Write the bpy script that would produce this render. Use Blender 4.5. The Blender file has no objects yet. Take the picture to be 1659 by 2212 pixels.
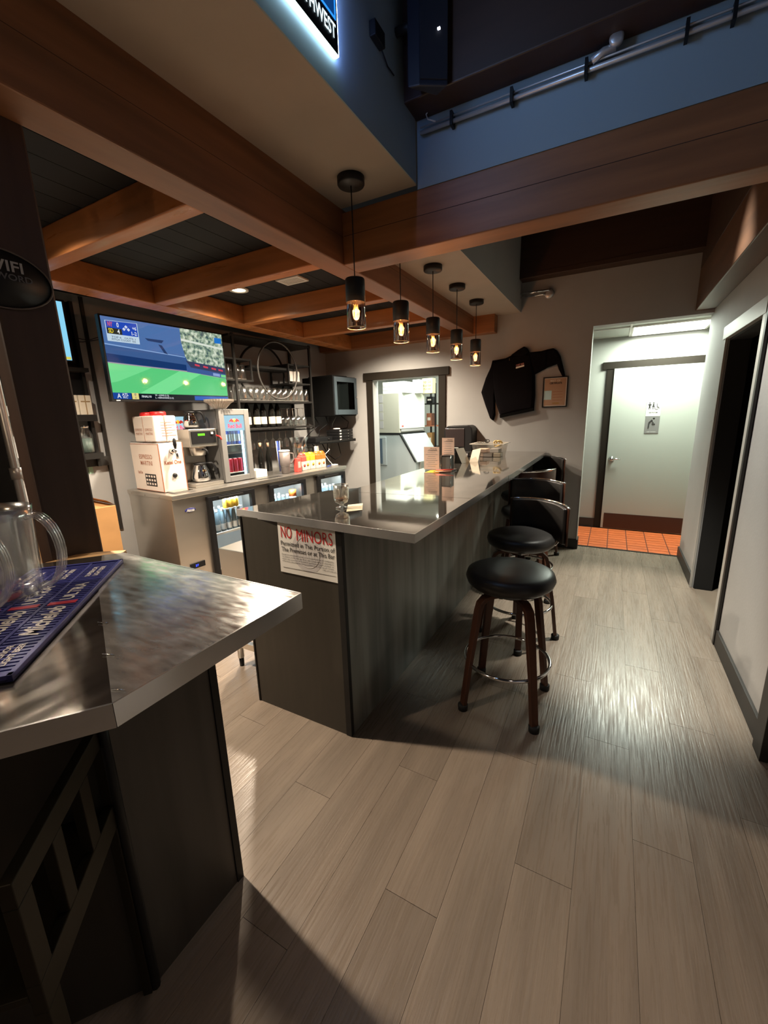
import bpy, bmesh, math, random
from mathutils import Vector, Matrix
random.seed(7)
S = bpy.context.scene
C = S.collection
R_ = math.radians

# ------------------------------------------------------------------ camera, world, exposure
cam_d = bpy.data.cameras.new('camera'); cam = bpy.data.objects.new('camera', cam_d); C.objects.link(cam)
cam_d.sensor_fit = 'HORIZONTAL'; cam_d.sensor_width = 36.0; cam_d.lens = 894.7/1659*36.0
cam_d.clip_start = 0.02; cam_d.clip_end = 60
right = Vector((0.87895502, 0.47604193, -0.0286733)); up = Vector((-0.08267447, 0.21131026, 0.97391627)); fwd = Vector((-0.46968394, 0.85365805, -0.22508873))
cam.matrix_world = Matrix(((right.x, up.x, -fwd.x, 0), (right.y, up.y, -fwd.y, 0), (right.z, up.z, -fwd.z, 1.54), (0, 0, 0, 1)))
S.camera = cam
W = bpy.data.worlds.new('world'); S.world = W; W.use_nodes = True
W.node_tree.nodes['Background'].inputs[0].default_value = (0.9, 0.85, 0.8, 1)
W.node_tree.nodes['Background'].inputs[1].default_value = 0.007
S.view_settings.view_transform = 'Standard'; S.view_settings.look = 'None'
S.view_settings.exposure = 0.0; S.view_settings.gamma = 1.0; S.view_settings.use_curve_mapping = False
S.cycles.max_bounces = 8; S.cycles.transparent_max_bounces = 24; S.cycles.diffuse_bounces = 4; S.cycles.glossy_bounces = 5
S.cycles.caustics_reflective = False; S.cycles.caustics_refractive = False
S.cycles.sample_clamp_indirect = 4.0
S.cycles.use_denoising = True

def lamp(name, kind, loc, energy, col, size=0.1, size_y=None, rot=(0, 0, 0), spot=None, blend=0.5):
    d = bpy.data.lights.new(name, kind); o = bpy.data.objects.new(name, d); C.objects.link(o)
    d.energy = energy; d.color = col; o.location = loc; o.rotation_euler = rot
    if kind == 'AREA':
        d.size = size
        if size_y: d.shape = 'RECTANGLE'; d.size_y = size_y
    else:
        d.shadow_soft_size = size
    if kind == 'SPOT': d.spot_size = R_(spot); d.spot_blend = blend
    return o
WARM = (1.0, 0.70, 0.42); WHITE = (0.93, 1.0, 0.86); SOFT = (1.0, 0.82, 0.66)
# unseen fill lamps added out of frame to warm the floor near the camera
lamp('room_fill_lamp', 'SPOT', (0.35, -0.9, 3.3), 38, SOFT, 0.12, spot=84, blend=0.9)
lamp('room_fill_lamp', 'SPOT', (0.35, 0.9, 3.5), 32, (1.0, 0.80, 0.68), 0.12, spot=50, blend=0.9)
lamp('sign_wash_lamp', 'AREA', (-0.93, 1.25, 3.0), 7, (0.35, 0.58, 1.0), 0.6, 0.3, rot=(0, R_(-90), 0))
# recessed can over the walkway, above the open ceiling bay behind the cross beam
lamp('walkway_can_lamp', 'SPOT', (0.30, 3.35, 3.3), 540, (1.0, 0.98, 0.86), 0.05, spot=46, blend=0.5)
# more pendants and cans of the same bar, just outside the frame
lamp('bar_pendant_lamp', 'POINT', (-1.2, -0.35, 2.05), 5, WARM, 0.04)

# ------------------------------------------------------------------ helpers
def lin(c):
    return tuple((x/255/12.92 if x/255 <= 0.04045 else ((x/255+0.055)/1.055)**2.4) for x in c)
class MB:
    def __init__(s): s.v = []; s.f = []; s.sm = []
    def add(s, vs, fs, smooth=False):
        n = len(s.v); s.v += [tuple(v) for v in vs]
        for f in fs: s.f.append(tuple(n+i for i in f)); s.sm.append(smooth)
        return s
    def box(s, x0, y0, z0, x1, y1, z1):
        if x0 > x1: x0, x1 = x1, x0
        if y0 > y1: y0, y1 = y1, y0
        if z0 > z1: z0, z1 = z1, z0
        return s.add([(x0,y0,z0),(x1,y0,z0),(x1,y1,z0),(x0,y1,z0),(x0,y0,z1),(x1,y0,z1),(x1,y1,z1),(x0,y1,z1)],
            [(0,3,2,1),(4,5,6,7),(0,1,5,4),(1,2,6,5),(2,3,7,6),(3,0,4,7)])
    def prism(s, pts, z0, z1, m=None):
        n = len(pts); vs = [(p[0],p[1],z0) for p in pts]+[(p[0],p[1],z1) for p in pts]
        area = sum(pts[i][0]*pts[(i+1)%n][1]-pts[(i+1)%n][0]*pts[i][1] for i in range(n))
        fs = [tuple(range(n)), tuple(range(n, 2*n))]
        fs[0] = tuple(reversed(fs[0]))
        fs += [(i, (i+1)%n, n+(i+1)%n, n+i) for i in range(n)]
        if area < 0: fs = [tuple(reversed(f)) for f in fs]
        if m: vs = [m(v) for v in vs]
        return s.add(vs, fs)
    def lathe(s, prof, n=24, c=(0,0), smooth=True, m=None):
        vs = []; fs = []
        for r, z in prof:
            for i in range(n):
                a = 2*math.pi*i/n; vs.append((c[0]+r*math.cos(a), c[1]+r*math.sin(a), z))
        for k in range(len(prof)-1):
            for i in range(n):
                j = (i+1) % n; fs.append((k*n+i, k*n+j, (k+1)*n+j, (k+1)*n+i))
        if prof[0][0] > 1e-5: fs.append(tuple(reversed(range(n))))
        if prof[-1][0] > 1e-5: fs.append(tuple(range((len(prof)-1)*n, len(prof)*n)))
        if m: vs = [m(v) for v in vs]
        return s.add(vs, fs, smooth)
    def shell(s, prof, n=24, c=(0,0), m=None):       # open surface of revolution, no caps
        k0 = len(s.f); s.lathe(prof, n, c, True, m)
        drop = (1 if prof[0][0] > 1e-5 else 0)+(1 if prof[-1][0] > 1e-5 else 0)
        for _ in range(drop): s.f.pop(); s.sm.pop()
        return s
    def tube(s, path, r, n=8, rx=None, closed=False, upv=None):
        P = [Vector(p) for p in path]; N = len(P); vs = []; fs = []; prev = None
        for i, p in enumerate(P):
            if closed: t = P[(i+1)%N]-P[i-1]
            else: t = P[min(i+1, N-1)]-P[max(i-1, 0)]
            t.normalize()
            u = Vector(upv) if upv else (prev if prev else (Vector((0,0,1)) if abs(t.z) < 0.9 else Vector((1,0,0))))
            a = t.cross(u)
            if a.length < 1e-5: a = t.cross(Vector((0,1,0.01)))
            a.normalize(); b = a.cross(t).normalized(); prev = b
            rr = r[i] if isinstance(r, (list, tuple)) else r; r2 = rx if rx else rr
            for k in range(n):
                q = 2*math.pi*(k+0.5)/n
                if n == 4: vs.append(p+a*rr*math.copysign(1, math.cos(q))+b*r2*math.copysign(1, math.sin(q)))
                else: vs.append(p+a*rr*math.cos(q)+b*r2*math.sin(q))
        M = N if closed else N-1
        for i in range(M):
            for k in range(n):
                j = (k+1) % n; i2 = (i+1) % N
                fs.append((i*n+k, i*n+j, i2*n+j, i2*n+k))
        if not closed: fs += [tuple(reversed(range(n))), tuple(range((N-1)*n, N*n))]
        return s.add(vs, fs, n > 4)
    def mesh(s, name, off=(0,0,0)):
        me = bpy.data.meshes.new(name)
        me.from_pydata([(v[0]-off[0], v[1]-off[1], v[2]-off[2]) for v in s.v], [], s.f)
        me.polygons.foreach_set('use_smooth', s.sm); me.update()
        bm = bmesh.new(); bm.from_mesh(me); bmesh.ops.recalc_face_normals(bm, faces=bm.faces); bm.to_mesh(me); bm.free()
        return me
ORG = {}
def obj(name, mb, m, parent=None, bevel=0.0, org=None, label=None):
    off = org if org is not None else (ORG.get(parent.name, (0,0,0)) if parent else (0,0,0))
    me = mb if isinstance(mb, bpy.types.Mesh) else mb.mesh(name, off)
    if m is not None and not len(me.materials): me.materials.append(m)
    o = bpy.data.objects.new(name, me); C.objects.link(o)
    if parent: o.parent = parent; ORG[o.name] = off
    elif org is not None: o.location = org; ORG[o.name] = org
    if bevel:
        b = o.modifiers.new('soften', 'BEVEL'); b.width = bevel; b.segments = 2; b.limit_method = 'ANGLE'
    if label: o['label'] = label
    return o
WA = R_(5.8); WO = Vector((-3.62, 5.01, 0)); WX = Vector((math.cos(WA), -math.sin(WA), 0)); WY = Vector((math.sin(WA), math.cos(WA), 0))
def wl(d, t, z): return WO+WX*d+WY*t+Vector((0, 0, z))
def thing(name, label, cat, loc=(0,0,0), group=None, wall=False, rz=0.0, org=None):
    o = bpy.data.objects.new(name, None); C.objects.link(o); o.empty_display_size = 0.05
    o['label'] = label; o['category'] = cat
    if group: o['group'] = group
    if wall: o.location = wl(*loc); o.rotation_euler = (0, 0, -WA+rz)
    else: o.location = loc; o.rotation_euler = (0, 0, rz)
    ORG[o.name] = tuple(loc) if org is None else org
    return o
def struct(name, mb=None, m=None, wall=False, bevel=0):
    if mb is None:
        o = bpy.data.objects.new(name, None); C.objects.link(o)
    else: o = obj(name, mb, m, bevel=bevel)
    o['kind'] = 'structure'
    if wall: o.location = WO; o.rotation_euler = (0, 0, -WA)
    ORG[o.name] = (0,0,0)
    return o
def dup(root, loc=None, label=None, rz=None, scale=None):
    r = root.copy(); C.objects.link(r)
    if loc is not None: r.location = loc
    if rz is not None: r.rotation_euler = (0, 0, rz)
    if scale is not None: r.scale = scale
    if label: r['label'] = label
    for ch in list(root.children):
        c = ch.copy(); C.objects.link(c); c.parent = r
        for g in ch.children:
            d = g.copy(); C.objects.link(d); d.parent = c
    return r
_fonts = {}
def text(body, m, parent, loc, ux, uy, w=None, h=None, name='lettering', bold=0.0, shear=0.0, depth=0.0004):
    """flat lettering as a mesh: centred at loc (frame coordinates of parent), ux right, uy up, fitted to w x h"""
    cu = bpy.data.curves.new(name, 'FONT'); cu.body = body; cu.align_x = 'CENTER'; cu.size = 1; cu.offset = bold; cu.shear = shear; cu.resolution_u = 3
    t = bpy.data.objects.new('t', cu); C.objects.link(t)
    dg = bpy.context.evaluated_depsgraph_get(); me = bpy.data.meshes.new_from_object(t.evaluated_get(dg))
    bpy.data.objects.remove(t); bpy.data.curves.remove(cu)
    xs = [v.co.x for v in me.vertices]; ys = [v.co.y for v in me.vertices]
    x0, x1, y0, y1 = min(xs), max(xs), min(ys), max(ys)
    sx = w/(x1-x0) if w else None; sy = h/(y1-y0) if h else None
    sx = sx or sy; sy = sy or sx
    ux = Vector(ux); uy = Vector(uy); nz = ux.cross(uy); L = Vector(loc)-Vector(ORG.get(parent.name, (0,0,0)))
    for v in me.vertices:
        q = L+ux*(v.co.x-(x0+x1)/2)*sx+uy*(v.co.y-(y0+y1)/2)*sy+nz*depth; v.co = q
    me.materials.clear(); me.materials.append(m)
    o = bpy.data.objects.new(name, me); C.objects.link(o); o.parent = parent; ORG[o.name] = ORG.get(parent.name, (0,0,0))
    return o

# ------------------------------------------------------------------ materials
def mat(name, col, rough=0.5, metal=0.0, emis=None, es=1.0, noise=None, bump=None, spec=None, rnd=0.0, coords='Object', coat=0.0):
    """noise=(scale xyz, amount, detail) multiplies the colour; bump=(scale xyz, strength); rnd varies the value per object"""
    m = bpy.data.materials.new(name); m.use_nodes = True; nt = m.node_tree; b = nt.nodes['Principled BSDF']
    b.inputs['Base Color'].default_value = (*col, 1); b.inputs['Roughness'].default_value = rough; b.inputs['Metallic'].default_value = metal
    if spec is not None: b.inputs['Specular IOR Level'].default_value = spec
    if coat: b.inputs['Coat Weight'].default_value = coat; b.inputs['Coat Roughness'].default_value = 0.15
    if emis: b.inputs['Emission Color'].default_value = (*emis, 1); b.inputs['Emission Strength'].default_value = es
    def tex(scale, detail=4):
        if coords == 'World': src = nt.nodes.new('ShaderNodeNewGeometry').outputs['Position']
        else: src = nt.nodes.new('ShaderNodeTexCoord').outputs['Object']
        mp = nt.nodes.new('ShaderNodeMapping'); nt.links.new(src, mp.inputs[0]); mp.inputs['Scale'].default_value = scale
        n = nt.nodes.new('ShaderNodeTexNoise'); n.inputs['Scale'].default_value = 1; n.inputs['Detail'].default_value = detail
        nt.links.new(mp.outputs[0], n.inputs['Vector'])
        return n, mp
    val = None
    if noise:
        n, mp = tex(noise[0], noise[2] if len(noise) > 2 else 4)
        r = nt.nodes.new('ShaderNodeMapRange'); nt.links.new(n.outputs[0], r.inputs[0])
        r.inputs[1].default_value = 0.3; r.inputs[2].default_value = 0.7; r.inputs[3].default_value = 1-noise[1]; r.inputs[4].default_value = 1+noise[1]
        val = r.outputs[0]
        if rnd:
            oi = nt.nodes.new('ShaderNodeObjectInfo'); ml = nt.nodes.new('ShaderNodeVectorMath'); ml.operation = 'SCALE'
            ml.inputs[0].default_value = (37, 19, 53); nt.links.new(oi.outputs['Random'], ml.inputs['Scale']); nt.links.new(ml.outputs[0], mp.inputs['Location'])
    if rnd:
        oi = nt.nodes.new('ShaderNodeObjectInfo'); r = nt.nodes.new('ShaderNodeMapRange'); nt.links.new(oi.outputs['Random'], r.inputs[0])
        r.inputs[3].default_value = 1-rnd; r.inputs[4].default_value = 1+rnd
        if val is None: val = r.outputs[0]
        else:
            mu = nt.nodes.new('ShaderNodeMath'); mu.operation = 'MULTIPLY'; nt.links.new(val, mu.inputs[0]); nt.links.new(r.outputs[0], mu.inputs[1]); val = mu.outputs[0]
    if val is not None:
        sc = nt.nodes.new('ShaderNodeVectorMath'); sc.operation = 'SCALE'; sc.inputs[0].default_value = col; nt.links.new(val, sc.inputs['Scale'])
        nt.links.new(sc.outputs[0], b.inputs['Base Color'])
    if bump:
        n, mp = tex(bump[0], 5); bp = nt.nodes.new('ShaderNodeBump'); bp.inputs['Strength'].default_value = bump[1]; bp.inputs['Distance'].default_value = 0.01
        nt.links.new(n.outputs[0], bp.inputs['Height']); nt.links.new(bp.outputs[0], b.inputs['Normal'])
        if metal > 0.5 or rough < 0.45:
            r = nt.nodes.new('ShaderNodeMapRange'); nt.links.new(n.outputs[0], r.inputs[0]); r.inputs[1].default_value = 0.3; r.inputs[2].default_value = 0.7
            r.inputs[3].default_value = rough*0.6; r.inputs[4].default_value = rough*1.5; nt.links.new(r.outputs[0], b.inputs['Roughness'])
    return m
def glassy(name, tint=(0.95,0.97,0.96), gloss=0.12, rough=0.02, fres=1.5):
    m = bpy.data.materials.new(name); m.use_nodes = True; nt = m.node_tree; nt.nodes.clear()
    o = nt.nodes.new('ShaderNodeOutputMaterial'); mx = nt.nodes.new('ShaderNodeMixShader'); t = nt.nodes.new('ShaderNodeBsdfTransparent'); g = nt.nodes.new('ShaderNodeBsdfGlossy')
    t.inputs[0].default_value = (*tint, 1); g.inputs['Roughness'].default_value = rough; g.inputs[0].default_value = (1,1,1,1)
    fr = nt.nodes.new('ShaderNodeFresnel'); fr.inputs[0].default_value = fres
    ge = nt.nodes.new('ShaderNodeNewGeometry'); mr = nt.nodes.new('ShaderNodeMapRange'); nt.links.new(ge.outputs['Backfacing'], mr.inputs[0])   # thin glass: same Fresnel on both faces
    mr.inputs[3].default_value = fres; mr.inputs[4].default_value = 1/fres; nt.links.new(mr.outputs[0], fr.inputs[0])
    ad = nt.nodes.new('ShaderNodeMath'); ad.operation = 'ADD'; ad.inputs[1].default_value = gloss
    nt.links.new(fr.outputs[0], ad.inputs[0]); nt.links.new(ad.outputs[0], mx.inputs[0]); nt.links.new(t.outputs[0], mx.inputs[1]); nt.links.new(g.outputs[0], mx.inputs[2]); nt.links.new(mx.outputs[0], o.inputs[0])
    return m
def emit(name, rgb, s=1.0):
    m = bpy.data.materials.new(name); m.use_nodes = True; nt = m.node_tree; nt.nodes.clear()
    o = nt.nodes.new('ShaderNodeOutputMaterial'); e = nt.nodes.new('ShaderNodeEmission'); e.inputs[0].default_value = (*lin(rgb), 1); e.inputs[1].default_value = s
    nt.links.new(e.outputs[0], o.inputs[0]); return m
M_wood = mat('stained_beam', (0.27, 0.105, 0.036), 0.5, noise=((1.2, 7, 14), 0.28, 6), bump=((3, 20, 30), 0.15), coords='World')
M_woodx = mat('stained_beam_along', (0.22, 0.090, 0.036), 0.5, noise=((7, 1.2, 14), 0.28, 6), bump=((20, 3, 30), 0.15), coords='World')
M_woodj = mat('lit_joist_wood', (0.42, 0.155, 0.045), 0.42, noise=((1.2, 7, 14), 0.25, 6), bump=((3, 20, 30), 0.12), coords='World')  # beam wood in a brighter orange, for the light on the joists
M_woodr = mat('shaded_beam_wood', (0.10, 0.045, 0.022), 0.55, noise=((7, 1.2, 14), 0.25, 6), coords='World')  # same beam wood darkened, for the shade on the right beam
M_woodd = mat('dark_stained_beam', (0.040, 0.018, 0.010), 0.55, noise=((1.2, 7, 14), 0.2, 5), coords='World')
M_crack = mat('beam_joint', (0.03, 0.012, 0.006), 0.9)
M_board = mat('black_ceiling_boards', (0.011, 0.011, 0.011), 0.75, rnd=0.15, spec=0.2)
M_soffit = mat('soffit_paint', (0.40, 0.35, 0.29), 0.8, noise=((6,6,6), 0.03))
M_wall = mat('grey_wall_paint', (0.385, 0.385, 0.38), 0.75, noise=((3,3,3), 0.04), bump=((60,60,60), 0.05), coords='World')
M_wallb = mat('sign_tinted_wall', (0.26, 0.34, 0.38), 0.75, coords='World')  # the sign's blue light is tinted into the wall colour
M_wallw = mat('light_hall_paint', (0.38, 0.39, 0.355), 0.6)
M_floor = mat('greige_vinyl_plank', (0.24, 0.187, 0.145), 0.29, noise=((13, 1.2, 1), 0.17, 8), bump=((110, 5, 1), 0.14), rnd=0.07, coords='World')
M_gap = mat('plank_joint', (0.20, 0.16, 0.12), 0.8)
M_tile = mat('orange_quarry_tile', (0.66, 0.15, 0.042), 0.5, noise=((12,12,1), 0.12), rnd=0.08, coords='World')
M_grout = mat('brown_grout', (0.16, 0.05, 0.03), 0.9)
M_trimd = mat('dark_brown_trim', (0.018, 0.014, 0.010), 0.6, spec=0.15)
M_base = mat('black_baseboard', (0.02, 0.018, 0.016), 0.5)
M_black = mat('black_plastic', (0.010, 0.010, 0.011), 0.45, spec=0.25)
M_blackm = mat('black_metal', (0.016, 0.015, 0.014), 0.5, 0.1, spec=0.3)
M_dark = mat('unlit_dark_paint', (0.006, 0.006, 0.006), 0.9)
M_steel = mat('brushed_stainless', (0.62, 0.59, 0.54), 0.30, 0.92, noise=((2, 2, 5), 0.05))
M_top = mat('polished_stainless_top', (0.47, 0.44, 0.40), 0.05, 0.93, noise=((9, 5, 1), 0.14, 8), bump=((3.5, 3.5, 1), 0.02), coords='World')
M_top2 = mat('scratched_stainless_top', (0.58, 0.56, 0.53), 0.18, 0.70, noise=((14, 40, 1), 0.30, 10), bump=((20, 70, 1), 0.012), coords='World')
M_top3 = mat('worn_stainless_top', (0.50, 0.46, 0.41), 0.13, 0.95, noise=((22, 3, 1), 0.2, 9), bump=((30, 4, 1), 0.01), coords='World')
M_edge = mat('polished_stainless_edge', (0.66, 0.65, 0.64), 0.20, 0.8)
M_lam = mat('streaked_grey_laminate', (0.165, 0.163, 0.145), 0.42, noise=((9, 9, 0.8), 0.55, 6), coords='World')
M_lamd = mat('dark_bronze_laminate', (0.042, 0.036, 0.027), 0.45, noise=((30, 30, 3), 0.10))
M_chrome = mat('chrome', (0.75, 0.75, 0.75), 0.08, 1.0)
M_vinyl = mat('black_vinyl', (0.022, 0.020, 0.019), 0.40)
M_walnut = mat('walnut_bentwood', (0.085, 0.030, 0.016), 0.35, noise=((20, 20, 2), 0.25))
M_plate = mat('grey_swivel_plate', (0.45, 0.42, 0.40), 0.4, 0.3)
M_rubber = mat('black_rubber', (0.01, 0.01, 0.01), 0.7)
M_glass = glassy('clear_glass', (0.98,0.99,0.98), gloss=0.09)
M_gw = glassy('glassware', (0.97,0.98,0.97), 0.20, 0.12)
M_pane = glassy('door_pane', (0.98,0.99,0.99), 0.0, 0.02)
M_plastic = glassy('clear_ribbed_plastic', (0.99, 0.99, 0.99), 0.18, 0.16)
M_smoke = glassy('smoked_glass', (0.55, 0.42, 0.36), 0.08, 0.03)
M_bulb = glassy('bulb_glass', (0.98, 0.86, 0.62), 0.03)
M_fil = emit('glowing_filament', (255, 205, 110), 14)
M_white = mat('white_plastic', (0.75, 0.74, 0.70), 0.45)
M_paper = mat('white_paper', (0.78, 0.74, 0.68), 0.8)
M_pink = mat('cream_menu_card', (0.80, 0.60, 0.50), 0.8)
M_ink = mat('black_ink', (0.02, 0.018, 0.018), 0.7)
M_greyink = mat('grey_ink', (0.38, 0.36, 0.36), 0.8)
M_red = mat('red_ink', (0.55, 0.02, 0.02), 0.6)
M_cream = mat('cream_powder_coat', (0.80, 0.70, 0.62), 0.35)
M_copper = mat('copper_print', (0.36, 0.13, 0.07), 0.5)
M_lid = mat('red_lid', (0.65, 0.02, 0.02), 0.35)
M_card = mat('brown_cardboard', (0.42, 0.22, 0.08), 0.8, noise=((4,4,8), 0.08))
M_grey = mat('grey_plastic', (0.19, 0.185, 0.178), 0.45)
M_navy = mat('navy_rubber', (0.040, 0.045, 0.24), 0.45)
M_navyd = mat('navy_rubber_groove', (0.010, 0.012, 0.07), 0.6)
M_trimlit = mat('hall_lit_casing', (0.42, 0.41, 0.38), 0.5)  # pale tone puts the hall light into the casing colour
M_panel = emit('lit_ceiling_panel', (255, 255, 246), 5)
M_can = emit('lit_can_lens', (255, 240, 205), 12)
M_kled = emit('cooler_strip', (200, 235, 255), 9)
M_conduit = mat('galvanised_conduit', (0.62, 0.62, 0.62), 0.35, 0.6)
M_bulls = mat('dark_bottle_glass', (0.008, 0.008, 0.007), 0.12)
M_winelab = mat('cream_label', (0.72, 0.66, 0.55), 0.7)
M_orange = mat('orange_print', (0.85, 0.20, 0.03), 0.5)
M_coral = mat('coral_print', (0.80, 0.10, 0.08), 0.5)
M_yellow = mat('yellow_print', (0.85, 0.50, 0.04), 0.5)
M_blue = mat('blue_print', (0.03, 0.08, 0.45), 0.4)
M_silver = mat('silver_can', (0.6, 0.62, 0.66), 0.3, 0.8)
M_redcan = mat('red_can', (0.40, 0.02, 0.04), 0.3, 0.5)
M_knit = mat('black_fleece', (0.007, 0.006, 0.007), 1.0, spec=0.05, bump=((90,90,90), 0.2))
M_doorw = mat('off_white_door_paint', (0.40, 0.425, 0.38), 0.45)
M_kick = mat('dark_brown_kick_plate', (0.045, 0.018, 0.012), 0.35)
M_coffee = mat('coffee_tumbler_taupe', (0.20, 0.17, 0.16), 0.4)
M_glaz = emit('green_display', (140, 255, 60), 1.2)
M_blued = emit('blue_digits', (60, 80, 255), 3)
M_cork = mat('cork_stopper', (0.62, 0.38, 0.24), 0.8)

# ------------------------------------------------------------------ setting: floor
fl = struct('floor', MB().box(-4.7, -3.2, -0.06, 3.0, 5.145, -0.0045), M_gap)
pm = {}
for i in range(29):
    x0 = 0.735-0.1825*(i+1)
    y = -1.9+((i*0.47) % 1.22)
    ys = [-3.1]
    while y < 5.14:
        ys.append(y); y += 1.22
    ys.append(5.14)
    for a, b in zip(ys, ys[1:]):
        if b-a < 0.05: continue
        k = round(b-a, 3)
        if k not in pm: pm[k] = MB().box(0.0005, 0.0005, -0.005, 0.1820, k-0.0010, 0).mesh('plank'); pm[k].materials.append(M_floor)
        o = bpy.data.objects.new('plank', pm[k]); C.objects.link(o); o.parent = fl; o.location = (x0, a, 0)
tf = struct('floor', MB().box(-1.3, 5.145, -0.06, 1.6, 6.13, -0.004), M_grout)
tm = MB().box(0.005, 0.005, -0.004, 0.195, 0.095, 0.002).mesh('tile'); tm.materials.append(M_tile)
for i in range(8):
    for j in range(10):
        if j == 9: continue
        o = bpy.data.objects.new('tile', tm); C.objects.link(o); o.parent = tf; o.location = (-0.55+0.2*i, 5.165+0.1*j, 0)
struct('trim_1', MB().box(-0.28, 5.13, 0, 0.73, 5.16, 0.005), M_blackm)
struct('floor', MB().box(-4.8, 5.145, -0.06, -1.3, 9.2, 0.0), mat('kitchen_floor', (0.25,0.22,0.2), 0.5))

# walls
struct('wall_left', MB().box(-0.12, -8.3, 0, 0, 0.02, 2.6), M_wall, wall=True)
BW = 5.01
wb = MB(); wb.box(-3.75, BW, 0, -2.87, BW+0.14, 3.7).box(-2.87, BW, 2.01, -1.93, BW+0.14, 3.7).box(-1.93, BW, 0, -0.265, BW+0.14, 3.7).box(-0.265, BW, 2.372, 0.9, BW+0.14, 3.7)
struct('wall_back', wb, M_wall)
wr = MB(); wr.box(0.72, 2.2, 0, 0.85, 3.29, 3.7).box(0.72, 3.29, 2.045, 0.85, 4.25, 3.7).box(0.72, 4.25, 0, 0.85, 5.15, 3.7)
struct('wall_right', wr, M_wall)
struct('wall_right', MB().box(0.72, -3.1, 0, 0.85, 1.2, 3.7).box(0.72, 1.2, 2.1, 0.85, 2.2, 3.7), M_wall)
struct('wall_front', MB().box(-4.7, -3.2, 0, 0.85, -3.1, 3.7), M_wall)
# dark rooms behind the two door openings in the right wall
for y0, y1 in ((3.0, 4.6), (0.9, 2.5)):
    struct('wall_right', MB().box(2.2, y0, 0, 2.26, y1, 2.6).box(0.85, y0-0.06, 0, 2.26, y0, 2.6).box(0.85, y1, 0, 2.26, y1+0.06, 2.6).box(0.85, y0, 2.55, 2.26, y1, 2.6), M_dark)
# baseboards
struct('baseboard_right', MB().box(0.705, 2.24, 0, 0.72, 3.2, 0.11), M_base, bevel=0.002)
struct('baseboard_right', MB().box(0.705, 4.26, 0, 0.72, 5.15, 0.11), M_base, bevel=0.002)
struct('baseboard_back', MB().box(-0.99, 4.995, 0, -0.262, 5.01, 0.11).box(-0.265, 4.995, 0, -0.25, 5.15, 0.11), M_base, bevel=0.002)
# door opening in the right wall, casing coloured pale for the hall light, with a dark reveal
dc = struct('door_1')
obj('casing', MB().box(0.700, 3.235, 0, 0.72, 3.295, 2.14), M_trimlit, dc, 0.002)
obj('casing', MB().box(0.702, 4.245, 0, 0.72, 4.262, 2.14), M_trimlit, dc, 0.002)
obj('casing', MB().box(0.698, 3.235, 2.045, 0.72, 4.33, 2.14), M_trimlit, dc, 0.002)
obj('dark_strip', MB().box(0.70, 3.20, 0, 0.715, 3.235, 2.14), M_base, dc)  # dark strip along the near edge of the casing
obj('jamb', MB().box(0.73, 4.235, 0, 0.86, 4.25, 2.045).box(0.73, 3.29, 0, 0.86, 3.30, 2.045).box(0.73, 3.29, 2.03, 0.86, 4.25, 2.045), M_dark, dc)
dc = struct('door_2')
obj('casing', MB().box(0.69, 2.13, 0, 0.72, 2.235, 2.12), M_base, dc, 0.002)
# hall beyond the opening
HY = 6.11
struct('wall_hall', MB().box(-1.4, HY, 0, -0.045, HY+0.1, 2.6).box(-0.045, HY, 2.03, 0.87, HY+0.1, 2.6).box(0.87, HY, 0, 1.7, HY+0.1, 2.6).box(1.6, 5.15, 0, 1.7, HY, 2.6).box(-1.4, 5.15, 0, -1.3, HY, 2.6).box(0.85, 5.1, 0, 1.7, 5.15, 2.6), M_wallw)
struct('wall_hall_jamb', MB().box(-0.267, 5.0, 0.11, -0.262, 5.155, 2.372), M_wallw)
bpy.data.objects['wall_hall_jamb'].name = 'trim_2'
struct('baseboard_hall', MB().box(-1.3, HY-0.015, 0, -0.125, HY, 0.12), M_base)
hc = struct('ceiling', MB().box(-1.4, 5.15, 2.40, 1.7, HY+0.1, 2.46), M_doorw)
for x0, x1 in ((-1.2, -0.55), (-0.53, 0.07)):
    obj('ceiling_tile', MB().box(x0, 5.46, 2.394, x1, 6.09, 2.401), M_doorw, hc, 0.003)
obj('grid_bar', MB().box(0.072, 5.15, 2.388, 0.092, HY, 2.40).box(-0.55, 5.15, 2.388, -0.53, HY, 2.40).box(-1.2, 5.44, 2.388, 1.6, 5.46, 2.40), M_white, hc)
t = thing('ceiling_light', 'bright flat fluorescent panel in the hall ceiling above the restroom door', 'light', (0.45, 5.75, 2.39))
obj('diffuser', MB().box(0.11, 5.48, 2.388, 0.80, 6.07, 2.397), M_panel, t)
obj('frame', MB().box(0.093, 5.462, 2.386, 0.11, 6.09, 2.40).box(0.80, 5.462, 2.386, 0.82, 6.09, 2.40).box(0.11, 5.462, 2.386, 0.80, 5.48, 2.40).box(0.11, 6.07, 2.386, 0.80, 6.09, 2.40), M_white, t)
l = lamp('hall_panel_lamp', 'AREA', (0.45, 5.72, 2.36), 62, (0.90, 1.0, 0.86), 0.66, 0.5); 
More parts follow.
